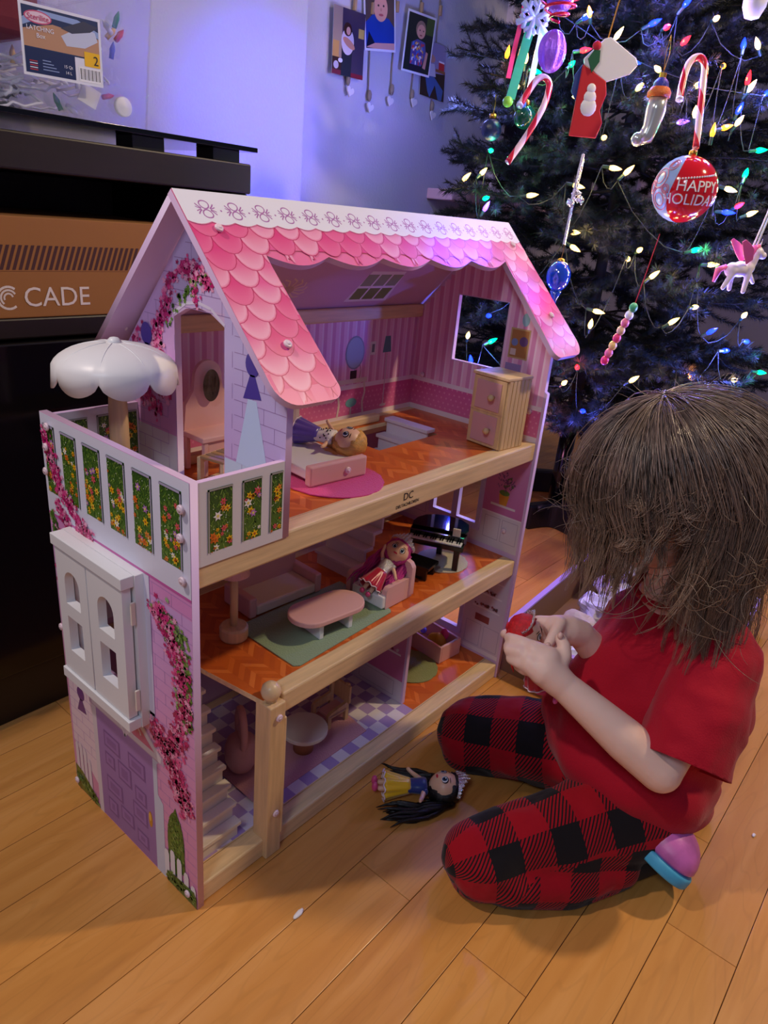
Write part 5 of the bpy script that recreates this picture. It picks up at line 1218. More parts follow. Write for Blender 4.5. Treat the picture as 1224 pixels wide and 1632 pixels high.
# silver stocking
def obj_at(u, v, dk=.03):
    p = surf(u, v, 0); return at(u, v, -(RM.transposed() @ (p-CP)).z-dk)
c = obj_at(1042, 190, .05); t = orn('glass_ornament', 'silver glass boot ornament with blue and orange cuff'); t.location = c; t.scale = (.78,)*3; t.rotation_euler = (0,0,math.atan2(RXh.y,RXh.x))
sg_ = mat('silver_glass', (206,210,206), .18, .6)
MB().tube([(0,0,.052),(0,0,.02),(-.004,0,-.02),(-.012,0,-.042),(-.030,0,-.052)], [.024,.026,.021,.022,.014], 16).build('boot', sg_, t, smooth=True)
MB().ball((-.032,0,-.050), (.018,.016,.018), 14).build('toe', sg_, t, smooth=True); MB().lathe([(.029,0),(.030,.012),(.024,.022),(.010,.030)], 16, (0,0,.050)).build('cuff', mat('orange_glitter', (220,110,40), .3, bump=1, bscale=300), t, smooth=True)
MB().lathe([(.022,0),(.018,.020),(.008,.030)], 16, (0,0,.066)).build('blue_top', mat('cobalt_glitter', (40,50,170), .3, bump=1, bscale=300), t, smooth=True); MB().lathe([(.009,0),(.009,.012)], 12, (0,0,.094)).build('cap', M['gold'], t)
MB().tube([(0,0,.106),(-.004,0,.15),(0,0,.19),(.006,0,.15),(0,0,.106)], .0009, 5).build('hook', M['gold'], t)
# stocking tag
c = obj_at(958, 142, .05); t = orn('wooden_ornament', 'white tag ornament with a red stocking and snowman'); t.location = c; t.rotation_euler = (0,0,math.atan2(RXh.y,RXh.x))
m_ = MB().prism([(-.012,.088),(-.048,.050),(-.045,.040),(.006,.012),(.052,.030),(.066,.048),(.060,.060),(.000,.092)], .006, (0,0,0), (1,0,0), (0,0,1)); m_.build('white_cuff', M['white'], t, bevel=.002)
MB().prism([(-.048,.040),(.006,.014),(.012,-.010),(.004,-.040),(.014,-.062),(.006,-.092),(-.052,-.092),(-.050,-.03)], .007, (0,0,0), (1,0,0), (0,0,1)).build('stocking', mat('red_felt_orn', (196,26,40), .7), t, bevel=.002)
MB().prism([(-.060,.020),(-.048,.040),(-.046,-.030),(-.062,-.010)], .005, (0,0.001,0), (1,0,0), (0,0,1)).build('blue_side', mat('blue_orn_side', (40,60,130), .6), t)
MB().prism([(-.040,.050),(-.030,.066),(-.018,.066),(-.016,.046),(-.028,.026)], .008, (0,-.002,0), (1,0,0), (0,0,1)).build('green_hat', mat('green_felt', (20,90,60), .7), t); MB().ball((-.026,-.006,.074), .009, 12).build('red_cap', bpy.data.materials['red_felt_orn'], t, smooth=True)
for z, r_ in ((-.002,.010),(-.018,.014),(-.036,.018)): MB().ball((-.022,-.006,z), (r_,.004,r_), 14).build('snowman', M['white'], t, smooth=True)
MB().tube([(-.004,0,.090),(.004,0,.15),(.02,0,.21),(.04,0,.25)], .0016, 5).build('gold_cord', M['gold'], t)
# snowflake
c = obj_at(852, 28, .05); t = orn('snowflake_ornament', 'pale blue snowflake ornament at the upper left of tree'); t.location = c
for i in range(6):
    a = i*PI/3+.3; d = RXh*math.cos(a)+UPV*math.sin(a); e_ = RXh*math.cos(a+PI/3)+UPV*math.sin(a+PI/3); g_ = RXh*math.cos(a-PI/3)+UPV*math.sin(a-PI/3)
    MB().tube([(0,0,0), d*.040], .0062, 6).tube([d*.02, d*.02+e_*.016], .0052, 6).tube([d*.02, d*.02+g_*.016], .0052, 6).build('snowflake_arm', mat('ice_blue_%d' % i, (176,196,240), .3), t, smooth=True)
c = obj_at(835, 78, .03); t = orn('ribbon_ornament', 'long green and pink striped ribbon ornament on the tree edge'); t.location = c
bw = RXh
for nm, dx, w_, col, h0, h1, sl in (('green_strip', .012, .020, (60,170,120), .07, -.10, -.030),('pink_strip', -.012, .010, (236,70,120), .085, -.06, -.016),('white_strip', .034, .012, (206,220,236), .05, -.08, -.01)):
    q_ = MB(); 
    for i in range(9):
        f_ = i/8; ctr = bw*(dx+sl*f_)+UPV*(h0+(h1-h0)*f_)+FN*(.004*math.sin(f_*7)); q_.v += [ctr-bw*w_/2*(1-.2*f_), ctr+bw*w_/2*(1+.3*f_)]
    for i in range(8): q_.f.append([2*i,2*i+1,2*i+3,2*i+2]); q_.mi.append(0)
    o = q_.build(nm, mat(nm, col, .4), t); s2 = o.modifiers.new('s','SOLIDIFY'); s2.thickness = .003
MB().ball(bw*-.02+UPV*-.105, .012, 12).build('lime_bead', mat('lime_bead', (130,200,60), .3), t, smooth=True); MB().ball(bw*.012+UPV*-.108, .011, 12).build('blue_bead', mat('blue_bead', (60,110,220), .3), t, smooth=True)
# violet glitter balloon with red wire
c = obj_at(880, 82, .06); t = orn('glitter_ornament', 'violet glitter ribbed bauble below a coil of red wire'); t.location = c
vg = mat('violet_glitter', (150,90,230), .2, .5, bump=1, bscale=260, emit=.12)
q_ = MB().ball((0,0,0), 1, 40); q_.v = [Vector((v_.x*.028*(1+.10*math.cos(8*math.atan2(v_.y,v_.x))), v_.y*.028*(1+.10*math.cos(8*math.atan2(v_.y,v_.x))), v_.z*.040)) for v_ in q_.v]; q_.build('ribbed_body', vg, t, smooth=True)
MB().tube([Vector((.042*math.cos(i*.35)*math.sin(.25+i*.021), .042*math.sin(i*.35)*math.sin(.25+i*.021), .055+i*.00085)) for i in range(130)], .0030, 6).build('red_coil', mat('red_wire_glitter', (206,30,60), .25, .4), t, smooth=True)
MB().ball((0,0,.105), (.030,.030,.040), 20).build('upper_globe', vg, t, smooth=True)
# beaded clay stick
c = obj_at(994, 528, .05); t = orn('clay_ornament', 'slim pink and green beaded ornament on a red thread'); t.location = c
for i in range(8): MB().ball(RXh*(.010-.0055*i)+UPV*(.052-.0170*i), (.012-.0002*i,.009,.011), 12).build('bead', mat('clay_bead_%d' % i, [(70,170,110),(240,236,232),(236,120,150),(230,190,150),(238,60,120),(240,200,120),(240,120,150),(236,50,110)][i], .4), t, smooth=True)
MB().tube([RXh*.012+UPV*.062, RXh*.022+UPV*.13, RXh*.032+UPV*.205], .0012, 5).build('red_thread', mat('red_thread', (180,30,50), .7), t)
# winged pony figurine
c = obj_at(1180, 425, .07); t = orn('pony_ornament', 'small white winged pony ornament with a pink mane', 'ornament'); t.location = c
wp = mat('pony_white', (236,226,232), .3); pp = mat('pony_pink', (240,110,170), .35)
def RP(a, b_, d_=0): return RXh*a+UPV*b_+FN*d_
organic('body', [(RP(.0,-.005), .017), (RP(.016,-.001), .015), (RP(-.016,-.008), .016), (RP(.030,.032), .011), (RP(.042,.026), .008)], [(RP(.018,.0), RP(.028,.030), .012, .009), (RP(-.016,-.012,.008), RP(-.030,-.046,.008), .007, .005), (RP(-.012,-.012,-.008), RP(-.008,-.048,-.008), .007, .005), (RP(.018,-.008,.008), RP(.016,-.050,.008), .007, .005), (RP(.022,-.006,-.008), RP(.040,-.030,-.008), .006, .0045), (RP(.030,.040), RP(.033,.062), .003, .001)], .0022, wp, t, 3)
for s_ in (1,-1):
    MB().prism([(0,0),(-.014,.020),(-.028,.046),(-.022,.052),(-.008,.044),(.004,.034),(.010,.012)], .003, RP(.004,.006,s_*.012), RXh, (UPV+FN*s_*.35).normalized()).build('wing', pp, t, bevel=.001)
MB().tube([RP(.030,.044), RP(.020,.040), RP(.014,.022), RP(.010,.008)], [.005,.008,.007,.002], 8).build('mane', pp, t, smooth=True); MB().tube([RP(-.030,-.002), RP(-.046,-.010), RP(-.050,-.036)], [.005,.008,.003], 8).build('tail', pp, t, smooth=True)
MB().tube([RP(.010,.014), RP(.024,.09), RP(.036,.17), RP(.044,.17), RP(.030,.09), RP(.018,.014)], .0022, 5).build('white_ribbon', M['white'], t)
c = obj_at(1206, -6, .05); t = orn('bell_ornament', 'white rounded ornament cut off by the top edge'); t.location = c; MB().lathe([(.001,-.04),(.014,-.036),(.022,-.018),(.024,.010),(.014,.036),(.002,.044)], 20).build('bell', M['white'], t, smooth=True)
c = obj_at(917, 318, .05); t = orn('crystal_ornament', 'cluster of clear crystal drops above the blue glass ornament'); t.location = c
for i in range(6): MB().lathe([(.0005,-.010),(.007,0),(.0005,.010)], 7, (.014*math.cos(i*1.1),.01*math.sin(i),.012*math.sin(i*1.9)), (math.cos(i),.3,1)).build('crystal', M['silver'], t)
# ================================================================ THE CHILD
kid = thing('child', 'small child with brown hair in red shirt and checked trousers kneeling by dollhouse', 'person', (.64,-.37,0))
KP = Vector((.64,-.37,0))
def A_(u, v, k): return at(u, v, k)-KP
skin = mat('skin', (240,204,188), .5, var=.03, vscale=18, bump=.12, bscale=160)
sb = skin.node_tree.nodes['Principled BSDF']; sb.inputs['Subsurface Weight'].default_value = .18; sb.inputs['Subsurface Radius'].default_value = (.012,.004,.002); sb.inputs['Subsurface Scale'].default_value = .6
Fw = Vector((-.40,.83,-.36)).normalized(); Lf = Vector((-.9,-.43,0)); Lf = (Lf-Fw*Lf.dot(Fw)).normalized(); Up = Fw.cross(Lf)*-1
if Up.z < 0: Up = -Up
HC = A_(1076,790,1.03)
def hp(l_, f_, u_): return HC+Lf*l_+Fw*f_+Up*u_
HR = Matrix((Lf, Fw, Up)).transposed()
balls = []; cones = []
def hb(l_, f_, u_, r): balls.append((hp(l_, f_, u_), r))
def headparts(q_):
    q_.ball(hp(0,-.008,.022), (.092,.110,.098), 28, HR); q_.ball(hp(0,.034,-.026), (.074,.068,.078), 24, HR)
    q_.ball(hp(0,.060,-.076), (.034,.032,.026), 16, HR); q_.ball(hp(.038,.062,-.045), (.034,.034,.032), 16, HR); q_.ball(hp(-.038,.062,-.045), (.034,.034,.032), 16, HR)
    q_.ball(hp(0,.104,-.030), (.013,.017,.012), 14, HR); q_.ball(hp(0,.096,-.014), (.009,.012,.022), 14, HR)
    q_.ball(hp(0,.094,-.055), (.020,.010,.006), 14, HR); q_.ball(hp(0,.091,-.064), (.017,.010,.006), 14, HR)
    for s_ in (1,-1):
        q_.ball(hp(s_*.092,-.012,-.014), (.010,.018,.028), 14, HR); q_.ball(hp(s_*.098,-.018,-.004), (.008,.016,.018), 14, HR)
        q_.ball(hp(s_*.090,-.008,-.034), (.008,.010,.011), 12, HR)
        q_.ball(hp(s_*.034,.084,.016), (.022,.012,.008), 12, HR)
# joints
NECK = A_(1082,915,1.085); SHL = A_(1142,1055,1.035); SHR = A_(1012,1000,1.19); ELL = A_(1052,1228,1.00); WRL = A_(893,1088,1.02); ELR = A_(990,1085,1.19); WRR = A_(925,1010,1.125)
TOR = [A_(1080,1000,1.12), A_(1050,1110,1.14), A_(1040,1210,1.16)]
HIPL = A_(1015,1290,1.13); KNL = A_(768,1368,1.058); ANL = A_(1000,1376,1.10); HIPR = A_(900,1190,1.25); KNR = A_(752,1165,1.315); ANR = A_(880,1215,1.31)
cones += [(HC+Up*-.05-Fw*.02, NECK, .050, .046), (NECK, TOR[0], .046, .070), (TOR[0], TOR[1], .070, .085), (TOR[1], TOR[2], .085, .080),
          (SHL, ELL, .038, .030), (ELL, ELL.lerp(WRL,.35), .031, .0315), (ELL.lerp(WRL,.35), WRL, .0315, .0215), (SHR, ELR, .038, .032), (ELR, WRR, .032, .022),
          (NECK, SHL, .035, .036), (NECK, SHR, .035, .036), (HIPL, KNL, .055, .040), (KNL+Vector((0,0,-.01)), ANL, .034, .024), (TOR[2], HIPL, .07, .06), (TOR[2], HIPR, .07, .06), (HIPR, KNR, .055, .042), (KNR+Vector((0,0,-.02)), ANR, .034, .024)]
def chain(pts, r0, r1):
    for i in range(len(pts)-1):
        f0 = i/(len(pts)-1); f1 = (i+1)/(len(pts)-1); cones.append((pts[i], pts[i+1], r0+(r1-r0)*f0, r0+(r1-r0)*f1))
# near (left) hand: back of the hand to the viewer, fingers curling round the doll
PALL = A_(862,1058,1.025)
def nearhand(q_):
    pass
cones += [(WRL, A_(868,1066,1.022), .0235, .0255), (A_(872,1052,1.025), A_(852,1040,1.030), .0215, .0175), (A_(866,1070,1.018), A_(846,1058,1.022), .0215, .0165)]
chain([A_(856,1034,1.035), A_(835,1025,1.040), A_(818,1019,1.052), A_(811,1016,1.068)], .0105, .0080)
chain([A_(848,1046,1.028), A_(828,1040,1.030), A_(812,1036,1.042), A_(810,1030,1.060)], .0105, .0080)
chain([A_(846,1058,1.024), A_(828,1056,1.028), A_(815,1050,1.042), A_(816,1044,1.058)], .0100, .0076)
chain([A_(852,1068,1.022), A_(836,1068,1.030), A_(826,1062,1.044), A_(828,1056,1.056)], .0090, .0068)
chain([A_(886,1068,1.022), A_(899,1046,1.028), A_(899,1030,1.034), A_(893,1017,1.042)], .0130, .0085)
# far (right) hand: pointing finger pressing on the doll
cones += [(WRR, A_(905,1004,1.115), .0225, .024), (A_(905,1004,1.115), A_(886,1000,1.105), .024, .020)]
chain([A_(893,993,1.095), A_(886,1006,1.082), A_(880,1018,1.074), A_(874,1027,1.068)], .0105, .0082)
chain([A_(880,992,1.110), A_(858,990,1.115), A_(838,996,1.118), A_(824,1004,1.114)], .0105, .0080)
chain([A_(882,1002,1.112), A_(862,1004,1.118), A_(842,1008,1.120), A_(812,1011,1.112), A_(804,1010,1.106)], .0100, .0076)
chain([A_(886,1012,1.110), A_(868,1018,1.116), A_(852,1024,1.116)], .0090, .0072)
chain([A_(898,1012,1.100), A_(892,1024,1.090), A_(884,1032,1.082)], .0110, .0080)
body = organic('body', balls, cones, .0030, skin, kid, 4, headparts, floorz=.006)
# face details
ew = mat('eye_white', (240,238,236), .15); iris = mat('iris_brown', (86,60,44), .1)
for s_ in (1,-1):
    MB().ball(hp(s_*.036,.078,.000), .0125, 16).build('eye', ew, kid, True); MB().ball(hp(s_*.036,.086,-.002), .0062, 12).build('iris', iris, kid, True)
    MB().tube([hp(s_*(.022+.028*i/6), .094-.010*(i/6)**2, .004+.007*math.sin(PI*i/6)-.004) for i in range(7)], .0018, 6).build('eyelid', skin, kid, True)
    MB().tube([hp(s_*(.018+.034*i/6), .096-.012*(i/6)**2, .026+.004*math.sin(PI*i/6)) for i in range(7)], .0016, 6).build('eyebrow', mat('brow_%d' % s_, (96,76,62), .8), kid, True)
MB().tube([hp(.019*(i/4-1), .102-.004*abs(i/4-1), -.0595) for i in range(9)], [.0012,.003,.0038,.004,.0034,.004,.0038,.003,.0012], 8).build('lips', mat('lips', (206,120,116), .4), kid, True)
nm_ = mat('nail', (232,190,176), .25)
for u, v, k in ((893,1013,1.032),(873,1029,1.058)): MB().ball(A_(u,v,k), (.0052,.0045,.0052), 10).build('fingernail', nm_, kid, True)
# ---- trousers
plaid = bpy.data.materials.new('buffalo_check'); plaid.use_nodes = True; n = plaid.node_tree.nodes; l = plaid.node_tree.links; b = n['Principled BSDF']; b.inputs['Roughness'].default_value = .85; b.inputs['Sheen Weight'].default_value = .1; b.inputs['Specular IOR Level'].default_value = .2
uv = n.new('ShaderNodeUVMap'); uv.uv_map = 'cloth'; sx = n.new('ShaderNodeSeparateXYZ'); l.new(uv.outputs[0], sx.inputs[0])
def mth(op, a, b_=None, c=None):
    q_ = n.new('ShaderNodeMath'); q_.operation = op
    for i, x in enumerate((a, b_, c)):
        if x is None: continue
        if isinstance(x, (int, float)): q_.inputs[i].default_value = x
        else: l.new(x, q_.inputs[i])
    return q_.outputs[0]
CELL = .047
def par_(x): return mth('GREATER_THAN', mth('FRACT', mth('DIVIDE', x, CELL*2)), .5)
pa, pb = par_(sx.outputs[0]), par_(sx.outputs[1]); sm_ = mth('ADD', pa, pb)
stp = mth('GREATER_THAN', mth('FRACT', mth('DIVIDE', mth('ADD', sx.outputs[0], mth('MULTIPLY', sx.outputs[1], .75)), .0062)), .46)
half = mth('COMPARE', sm_, 1.0, .1); red = mth('LESS_THAN', sm_, .5)
fac = mth('MAXIMUM', red, mth('MULTIPLY', half, stp))
mx = n.new('ShaderNodeMix'); mx.data_type = 'RGBA'; l.new(fac, mx.inputs[0]); mx.inputs[6].default_value = (*lin((24,20,24)),1); mx.inputs[7].default_value = (*lin((166,10,30)),1); l.new(mx.outputs[2], b.inputs['Base Color'])
tcn = n.new('ShaderNodeTexCoord'); nz = n.new('ShaderNodeTexNoise'); nz.inputs['Scale'].default_value = 26; l.new(tcn.outputs['Object'], nz.inputs[0]); bp = n.new('ShaderNodeBump'); bp.inputs['Strength'].default_value = .35; bp.inputs['Distance'].default_value = .01; l.new(nz.outputs[0], bp.inputs['Height']); l.new(bp.outputs[0], b.inputs['Normal'])
k1 = A_(808,1392,1.048); k2 = A_(745,1190,1.31)
leg_c = [(HIPL, A_(905,1325,1.09), .078, .068), (A_(905,1325,1.09), KNL, .068, .0605), (k1, A_(900,1400,1.065), .047, .043), (A_(900,1400,1.065), A_(985,1378,1.09), .043, .036),
         (HIPR, A_(840,1178,1.27), .080, .072), (A_(840,1178,1.27), KNR, .072, .066), (k2, A_(850,1212,1.31), .050, .046), (HIPL, A_(980,1215,1.2), .08, .085), (A_(980,1215,1.2), HIPR, .085, .08), (A_(980,1215,1.2), A_(1070,1270,1.15), .08, .055)]
def folds(me, amp, sc_, seed=0):
    me.update(); nv = [v_.normal.copy() for v_ in me.vertices]
    for v_, n_ in zip(me.vertices, nv):
        if v_.co.z < .012: continue
        v_.co += n_*(amp*noise.noise(v_.co*sc_+Vector((seed,0,0)))+amp*.5*noise.noise(v_.co*sc_*2.3))
pants = organic('trousers', [], leg_c, .0055, plaid, kid, 5, floorz=.003)
folds(pants.data, .006, 16)
me = pants.data; uvl = me.uv_layers.new(name='cloth')
bones = [(HIPL, KNL, 0), (KNL, ANL, .30), (HIPR, KNR, .016), (KNR, ANR, .31)]
for p in me.polygons:
    c = p.center; best = None
    for i, (a, b_, o_) in enumerate(bones):
        d = b_-a; t_ = max(0, min(1, (c-a).dot(d)/d.dot(d))); ds = (c-(a+d*t_)).length-(0.0 if i in (0,2) else -.008)
        if best is None or ds < best[0]: best = (ds, i)
    a, b_, o_ = bones[best[1]]; d = (b_-a).normalized(); e1 = Vector((0,0,1)); e1 = (e1-d*e1.dot(d)).normalized(); e2_ = d.cross(e1)
    for li in p.loop_indices:
        w_ = me.vertices[me.loops[li].vertex_index].co-a
        ang_ = math.atan2(w_.dot(e2_), w_.dot(e1)); ca = math.atan2((c-a).dot(e2_), (c-a).dot(e1))
        if ang_-ca > PI: ang_ -= 2*PI
        if ca-ang_ > PI: ang_ += 2*PI
        uvl.data[li].uv = (w_.dot(d)+o_+1.04, ang_*.064+1.066)
# ---- shirt
shirt = mat('red_jersey', (172,6,38), .8, sheen=.12, spec=.25, bump=.35, bscale=420)
S_ = []
for u, v, k, r in ((1082,975,1.105,.056),(1012,992,1.18,.060),(1138,1042,1.045,.064),(1080,1020,1.11,.080),(1015,1062,1.14,.084),(966,1108,1.165,.082),(1060,1120,1.12,.098),(1110,1130,1.10,.082),(1000,1170,1.17,.094),(950,1160,1.19,.080),(1050,1225,1.145,.092),(1078,1272,1.13,.060),(985,1225,1.16,.086),(905,1130,1.22,.052),(1065,1275,1.100,.062),(1010,1240,1.100,.070),(955,1200,1.140,.070),(1088,1262,1.14,.060)):
    S_.append((A_(u,v,k), r))
SC = []
for i in range(len(S_)): 
    for j in range(i+1, len(S_)):
        if (S_[i][0]-S_[j][0]).length < .12: SC.append((S_[i][0], S_[j][0], S_[i][1]*.97, S_[j][1]*.97))
SLE = A_(1083,1222,1.00); sdir = (SLE-A_(1135,1060,1.03)).normalized()
SLR = A_(975,1050,1.20); SC += [(A_(1012,1000,1.19), SLR, .055, .058)]
tee = organic('shirt', [], SC, .0055, shirt, kid, 7, floorz=.01)
slv = organic('sleeve', [], [(A_(1140,1050,1.04), A_(1118,1130,1.012), .062, .065), (A_(1118,1130,1.012), SLE+sdir*.03, .065, .0675)], .0045, shirt, kid, 5, keep=[(SLE-sdir*.006, sdir)])
folds(slv.data, .005, 17, 5); s3_ = slv.modifiers.new('s','SOLIDIFY'); s3_.thickness = .003; s3_.offset = -1
rgh = [(3.0,.0)]
me = tee.data; me.update(); nv = [v_.normal.copy() for v_ in me.vertices]
for v_, n_ in zip(me.vertices, nv):
    c = v_.co; dn = .0045*noise.noise(Vector((c.x*16, c.y*16, c.z*16)))
    q_ = c.dot(Vector((.35,-.2,.9)))*46+4*noise.noise(c*9); low = min(1, max(0, (.34-c.z)/.18))
    v_.co += n_*(dn+.0042*low*math.sin(q_)+.0022*math.sin(q_*.5+c.dot(Lf)*30))
s2 = tee.modifiers.new('s','SOLIDIFY'); s2.thickness = .003; s2.offset = -1
# neckband, sleeve hem, bottom hem line
def ring(nm, c, no, r, th, m, sy=1):
    no = no.normalized(); a = no.orthogonal().normalized(); b_ = no.cross(a)
    return MB().tube([c+a*r*math.cos(2*PI*i/36)+b_*r*sy*math.sin(2*PI*i/36) for i in range(37)], th, 8, False).build(nm, m, kid, True)
ring('neckband', A_(1074,940,1.092), (HC-NECK)+Vector((0,0,.10)), .056, .005, shirt)
# ---- footwear
blue = mat('blue_sole', (70,170,214), .55, var=.08, vscale=60); pinkm = mat('pink_satin_shoe', (196,104,180), .4, var=.2, vscale=30, bump=.5, bscale=50)
def shoe(c, ax, sn, ln, rd):
    ax = ax.normalized(); sn = (sn-ax*sn.dot(ax)).normalized(); s3 = ax.cross(sn); Rm = Matrix((ax, s3, sn)).transposed()
    q_ = MB().ball((0,0,0), 1, 28); q_.v = [Vector((v_.x*ln*(1 if v_.x < 0 else .95), v_.y*rd*(1+.12*v_.x), (v_.z*rd*.85 if v_.z > 0 else v_.z*rd*.30))) for v_ in q_.v]
    q_.v = [Rm @ v_+c for v_ in q_.v]; up_ = q_.build('shoe', pinkm, kid, True)
    q2 = MB(); pts = [(ln*1.04*math.cos(t_)*(1 if math.cos(t_) < 0 else .97), rd*1.05*math.sin(t_)*(1+.12*math.cos(t_))) for t_ in [2*PI*i/36 for i in range(36)]]
    q2.prism(pts, .019, Rm @ Vector((0,0,-rd*.14))+c, ax, s3).build('shoe_sole', blue, kid, True, bevel=.004).modifiers['bevel'].angle_limit = .8
shoe(A_(1062,1350,1.085), RM @ Vector((.79,-.61,.05)), RM @ Vector((.66,.70,.12)), .050, .054)
shoe(A_(1102,1276,1.22), Vector((1,-.3,0)), Vector((.2,-.1,1)), .050, .028)
organic('sock', [], [(A_(985,1378,1.09), A_(1040,1362,1.115), .030, .027)], .005, mat('black_sock', (20,20,24), .9), kid, 3, floorz=.003)
# ---- hair
HV = A_(1080,772,1.035)
def ep(az, th, g=1.0): # az 0 = face, +90 = left; th from the crown
    return HV+(Lf*(.122*math.sin(th)*math.sin(az))+Fw*(.136*math.sin(th)*math.cos(az))+Up*(.128*math.cos(th)))*g
rh = random.Random(12)
hairm = mat('brown_hair', (255,255,255), .30, vcol=True, spec=.6)
hv, hf, hc_ = [], [], []
def strand(path, r, c0, c1):
    k = len(hv); n_ = len(path); up = Vector((.3,.4,.85))
    for i, p in enumerate(path):
        d = (path[min(i+1,n_-1)]-path[max(i-1,0)]); d = d.normalized() if d.length > 1e-9 else Vector((0,0,-1)); s_ = d.cross(up); s_ = s_.normalized() if s_.length > 1e-6 else Vector((1,0,0)); t_ = d.cross(s_)
        rr_ = r*(1-.75*(i/(n_-1))**2.5); 
        for j in range(3): a = 2*PI*j/3; hv.append(p+s_*rr_*math.cos(a)+t_*rr_*math.sin(a))
        f_ = (i/(n_-1)); hc_.extend([tuple(c0[q]+(c1[q]-c0[q])*f_**1.4 for q in range(3))]*3)
    for i in range(n_-1):
        for j in range(3): a = k+i*3+j; b_ = k+i*3+(j+1) % 3; hf.append((a,b_,b_+3,a+3))
N_CL = 420
for ci in range(N_CL):
    az = rh.uniform(-PI, PI); g0 = rh.uniform(.90,1.04); back = (1-math.cos(az))/2       # 0 at the face, 1 at the nape
    side = math.sin(az)
    drop = .09+.245*back+rh.uniform(-.03,.035)
    if abs(az) < .75: drop = rh.uniform(.03,.15)                                          # fringe
    sideleft = .95 < az < 1.75
    if sideleft: drop = rh.choice((.01,.03,.06,.11))
    thend = PI*.53+rh.uniform(-.05,.05)-(rh.uniform(.0,.5) if 1.1 < az < 1.9 else 0); wv_ = rh.uniform(0,6.28); wa = rh.uniform(.006,.019); tip = Vector((rh.gauss(0,.007), rh.gauss(0,.007), 0))
    guide = []
    NS = 17
    for i in range(NS):
        f_ = i/(NS-1)
        if f_ < .5: guide.append(ep(az+.10*math.sin(f_*6+wv_)*.3, .06+thend*(f_/.5), g0))
        else:
            q_ = (f_-.5)/.5; base = ep(az, .06+thend, g0); inw = (HV-base); inw.z = 0
            dr = (base-HV); dr.z = 0
            p = base+Vector((0,0,-1))*drop*q_+inw*(.14*q_*q_*(0.25+.75*back))-inw.normalized()*(.010*q_)
            p += Vector((math.sin(wv_+q_*7),math.cos(wv_+q_*6),0))*wa*(.6+.9*back)*q_+tip*q_*(1+1.6*back)
            p += Lf.cross(Vector((0,0,1)))*0
            guide.append(p)
    c0 = rh.choice([(122,104,96),(100,84,78),(138,118,106),(158,136,122),(86,72,66)]); c1 = rh.choice([(134,108,92),(164,136,114),(116,94,82),(182,152,128)])
    for si in range(20):
        of = Vector((rh.gauss(0,1), rh.gauss(0,1), rh.gauss(0,1)))*.0085
        cut = rh.uniform(.86,1.0); m_ = max(5, int(NS*cut)); frz = rh.uniform(.4,1.4)
        pth = [guide[i]+of*(.35+1.0*math.sin(PI*min(1,i/(NS-1)*1.05)))*(1-.78*(i/(NS-1))**1.5) + Vector((noise.noise(guide[i]*30+of*300), noise.noise(guide[i]*30-of*300), 0))*.0035*frz*(i/(NS-1)) for i in range(m_)]
        strand(pth, rh.uniform(.0004,.0008), c0, c1)
# fly-away wisps and curls around the brow and the nape
def wisp(p0, d0, ln, curl, n_=16, r=.00055, c=(112,96,86)):
    p = Vector(p0); d = Vector(d0).normalized(); pth = [p.copy()]; axis = Vector((rh.gauss(0,1), rh.gauss(0,1), rh.gauss(0,.4))).normalized()
    for i in range(n_):
        d = (Matrix.Rotation(curl*(1+.8*i/n_)*ln/n_*38, 3, axis) @ d); d = (d+Vector((0,0,-.05))).normalized(); p = p+d*(ln/n_); pth.append(p.copy())
    strand(pth, r, c, (140,120,104))
for i in range(40): 
    az = rh.gauss(0,.35); b0 = ep(az, rh.uniform(1.0,1.75), 1.0); wisp(b0, Fw+Vector((0,0,-.6))+Vector((rh.gauss(0,.4), rh.gauss(0,.4), rh.gauss(0,.4))), rh.uniform(.04,.09), rh.choice((-1,1))*rh.uniform(.5,1.6))
for i in range(120):
    az = rh.uniform(-PI,PI); b0 = ep(az, rh.uniform(.2,1.6), 1.0); wisp(b0, (b0-HV).normalized()*.8+Vector((0,0,-.9))+Vector((rh.gauss(0,.5), rh.gauss(0,.5), rh.gauss(0,.3))), rh.uniform(.03,.08), rh.choice((-1,1))*rh.uniform(.2,.9))
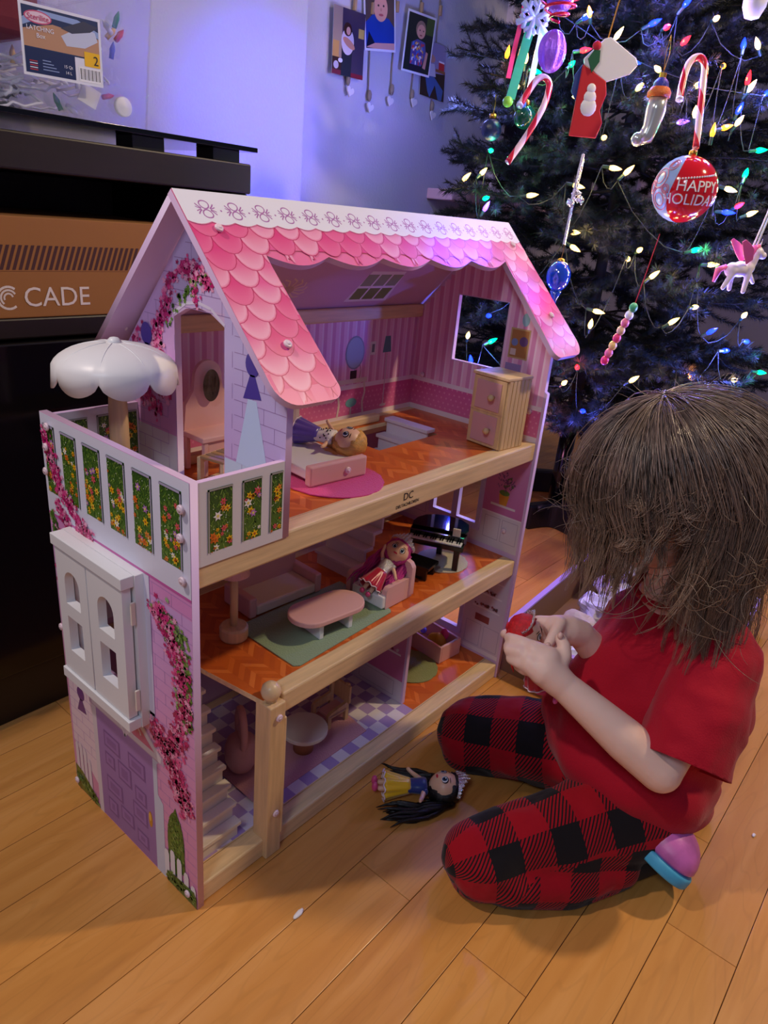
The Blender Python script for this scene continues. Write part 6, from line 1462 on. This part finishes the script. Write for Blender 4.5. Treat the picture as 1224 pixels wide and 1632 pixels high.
for i in range(170):
    az = rh.uniform(1.2,3.6); b0 = ep(az, 1.75, .95)+Vector((0,0,-rh.uniform(.03,.10))); wisp(b0, Vector((rh.gauss(0,.4)-.1, rh.gauss(0,.4)-.1,-1)), rh.uniform(.07,.16), rh.choice((-1,1))*rh.uniform(.2,1.1), 20, .0007, (120,98,82))
# a few long strands falling past the cheek
for i in range(22):
    az = rh.uniform(.55,1.2); b0 = ep(az, 1.55, 1.0); pth = [b0+Vector((0,0,-1))*.17*rh.uniform(.6,1.0)*(j/12)+Vector((math.sin(j*.6+i),math.cos(j*.5+i),0))*.005*(j/12)-(b0-HV)*.12*(j/12) for j in range(13)]; strand(pth, .0009, (80,62,52), (122,92,70))
me = bpy.data.meshes.new('hair'); me.from_pydata([tuple(v_) for v_ in hv], [], hf); ca = me.color_attributes.new('Col','FLOAT_COLOR','POINT'); buf = []
for c in hc_: buf += [*lin(c),1]
ca.data.foreach_set('color', buf); hair_o = link('hair', me, hairm, kid, True); hair_o['kind'] = 'stuff'
q_ = MB().ball((0,0,0), 1, 40); vv = []
for v_ in q_.v:
    x, y, z = v_; p = Lf*(x*.108)+Fw*(y*.122)+Up*(z*.114); 
    if y > .35 and z < .25: p = Lf*(x*.080)+Fw*(y*.060)+Up*(z*.07)
    if abs(x) > .5 and z < -.05 and y > -.25: p = Lf*(x*.070)+Fw*(y*.1)+Up*(z*.07)
    vv.append(HV+p)
q_.v = vv; q_.build('hair_base', mat('hair_base_brown', (52,42,38), .6), kid, True)
MB().tube([A_(930,1165,1.0)+Vector((0,0,0)), A_(932,1166,1.0)], .001, 4) 
# red-haired doll in the hands
doll('doll', 'red-haired doll with a silver tiara held in both of the child\'s hands', frame((-.25,.25,.95),(.35,-.90,.15)), at(840,1012,1.085)-Vector((-.25,.25,.95)).normalized()*.106*1.05, (206,24,34), .040, (200,30,60), (200,30,60), arms=((.016,-.006,.060),(-.016,-.006,.060)), seed=6, scale=1.05, hairspread=1.0)
m_ = MB()
for i in range(5): m_.ball((.006*math.cos(i*1.26), .003*math.sin(i*2.1), .006*math.sin(i*1.26)), (.005,.004,.005), 8)
tag(m_.build('toy_flower', mat('orchid_plastic', (236,110,200), .35), None, True, loc=at(888,1112,1.075)), 'small orchid pink toy flower resting against red shirt below the wrist', 'toy')
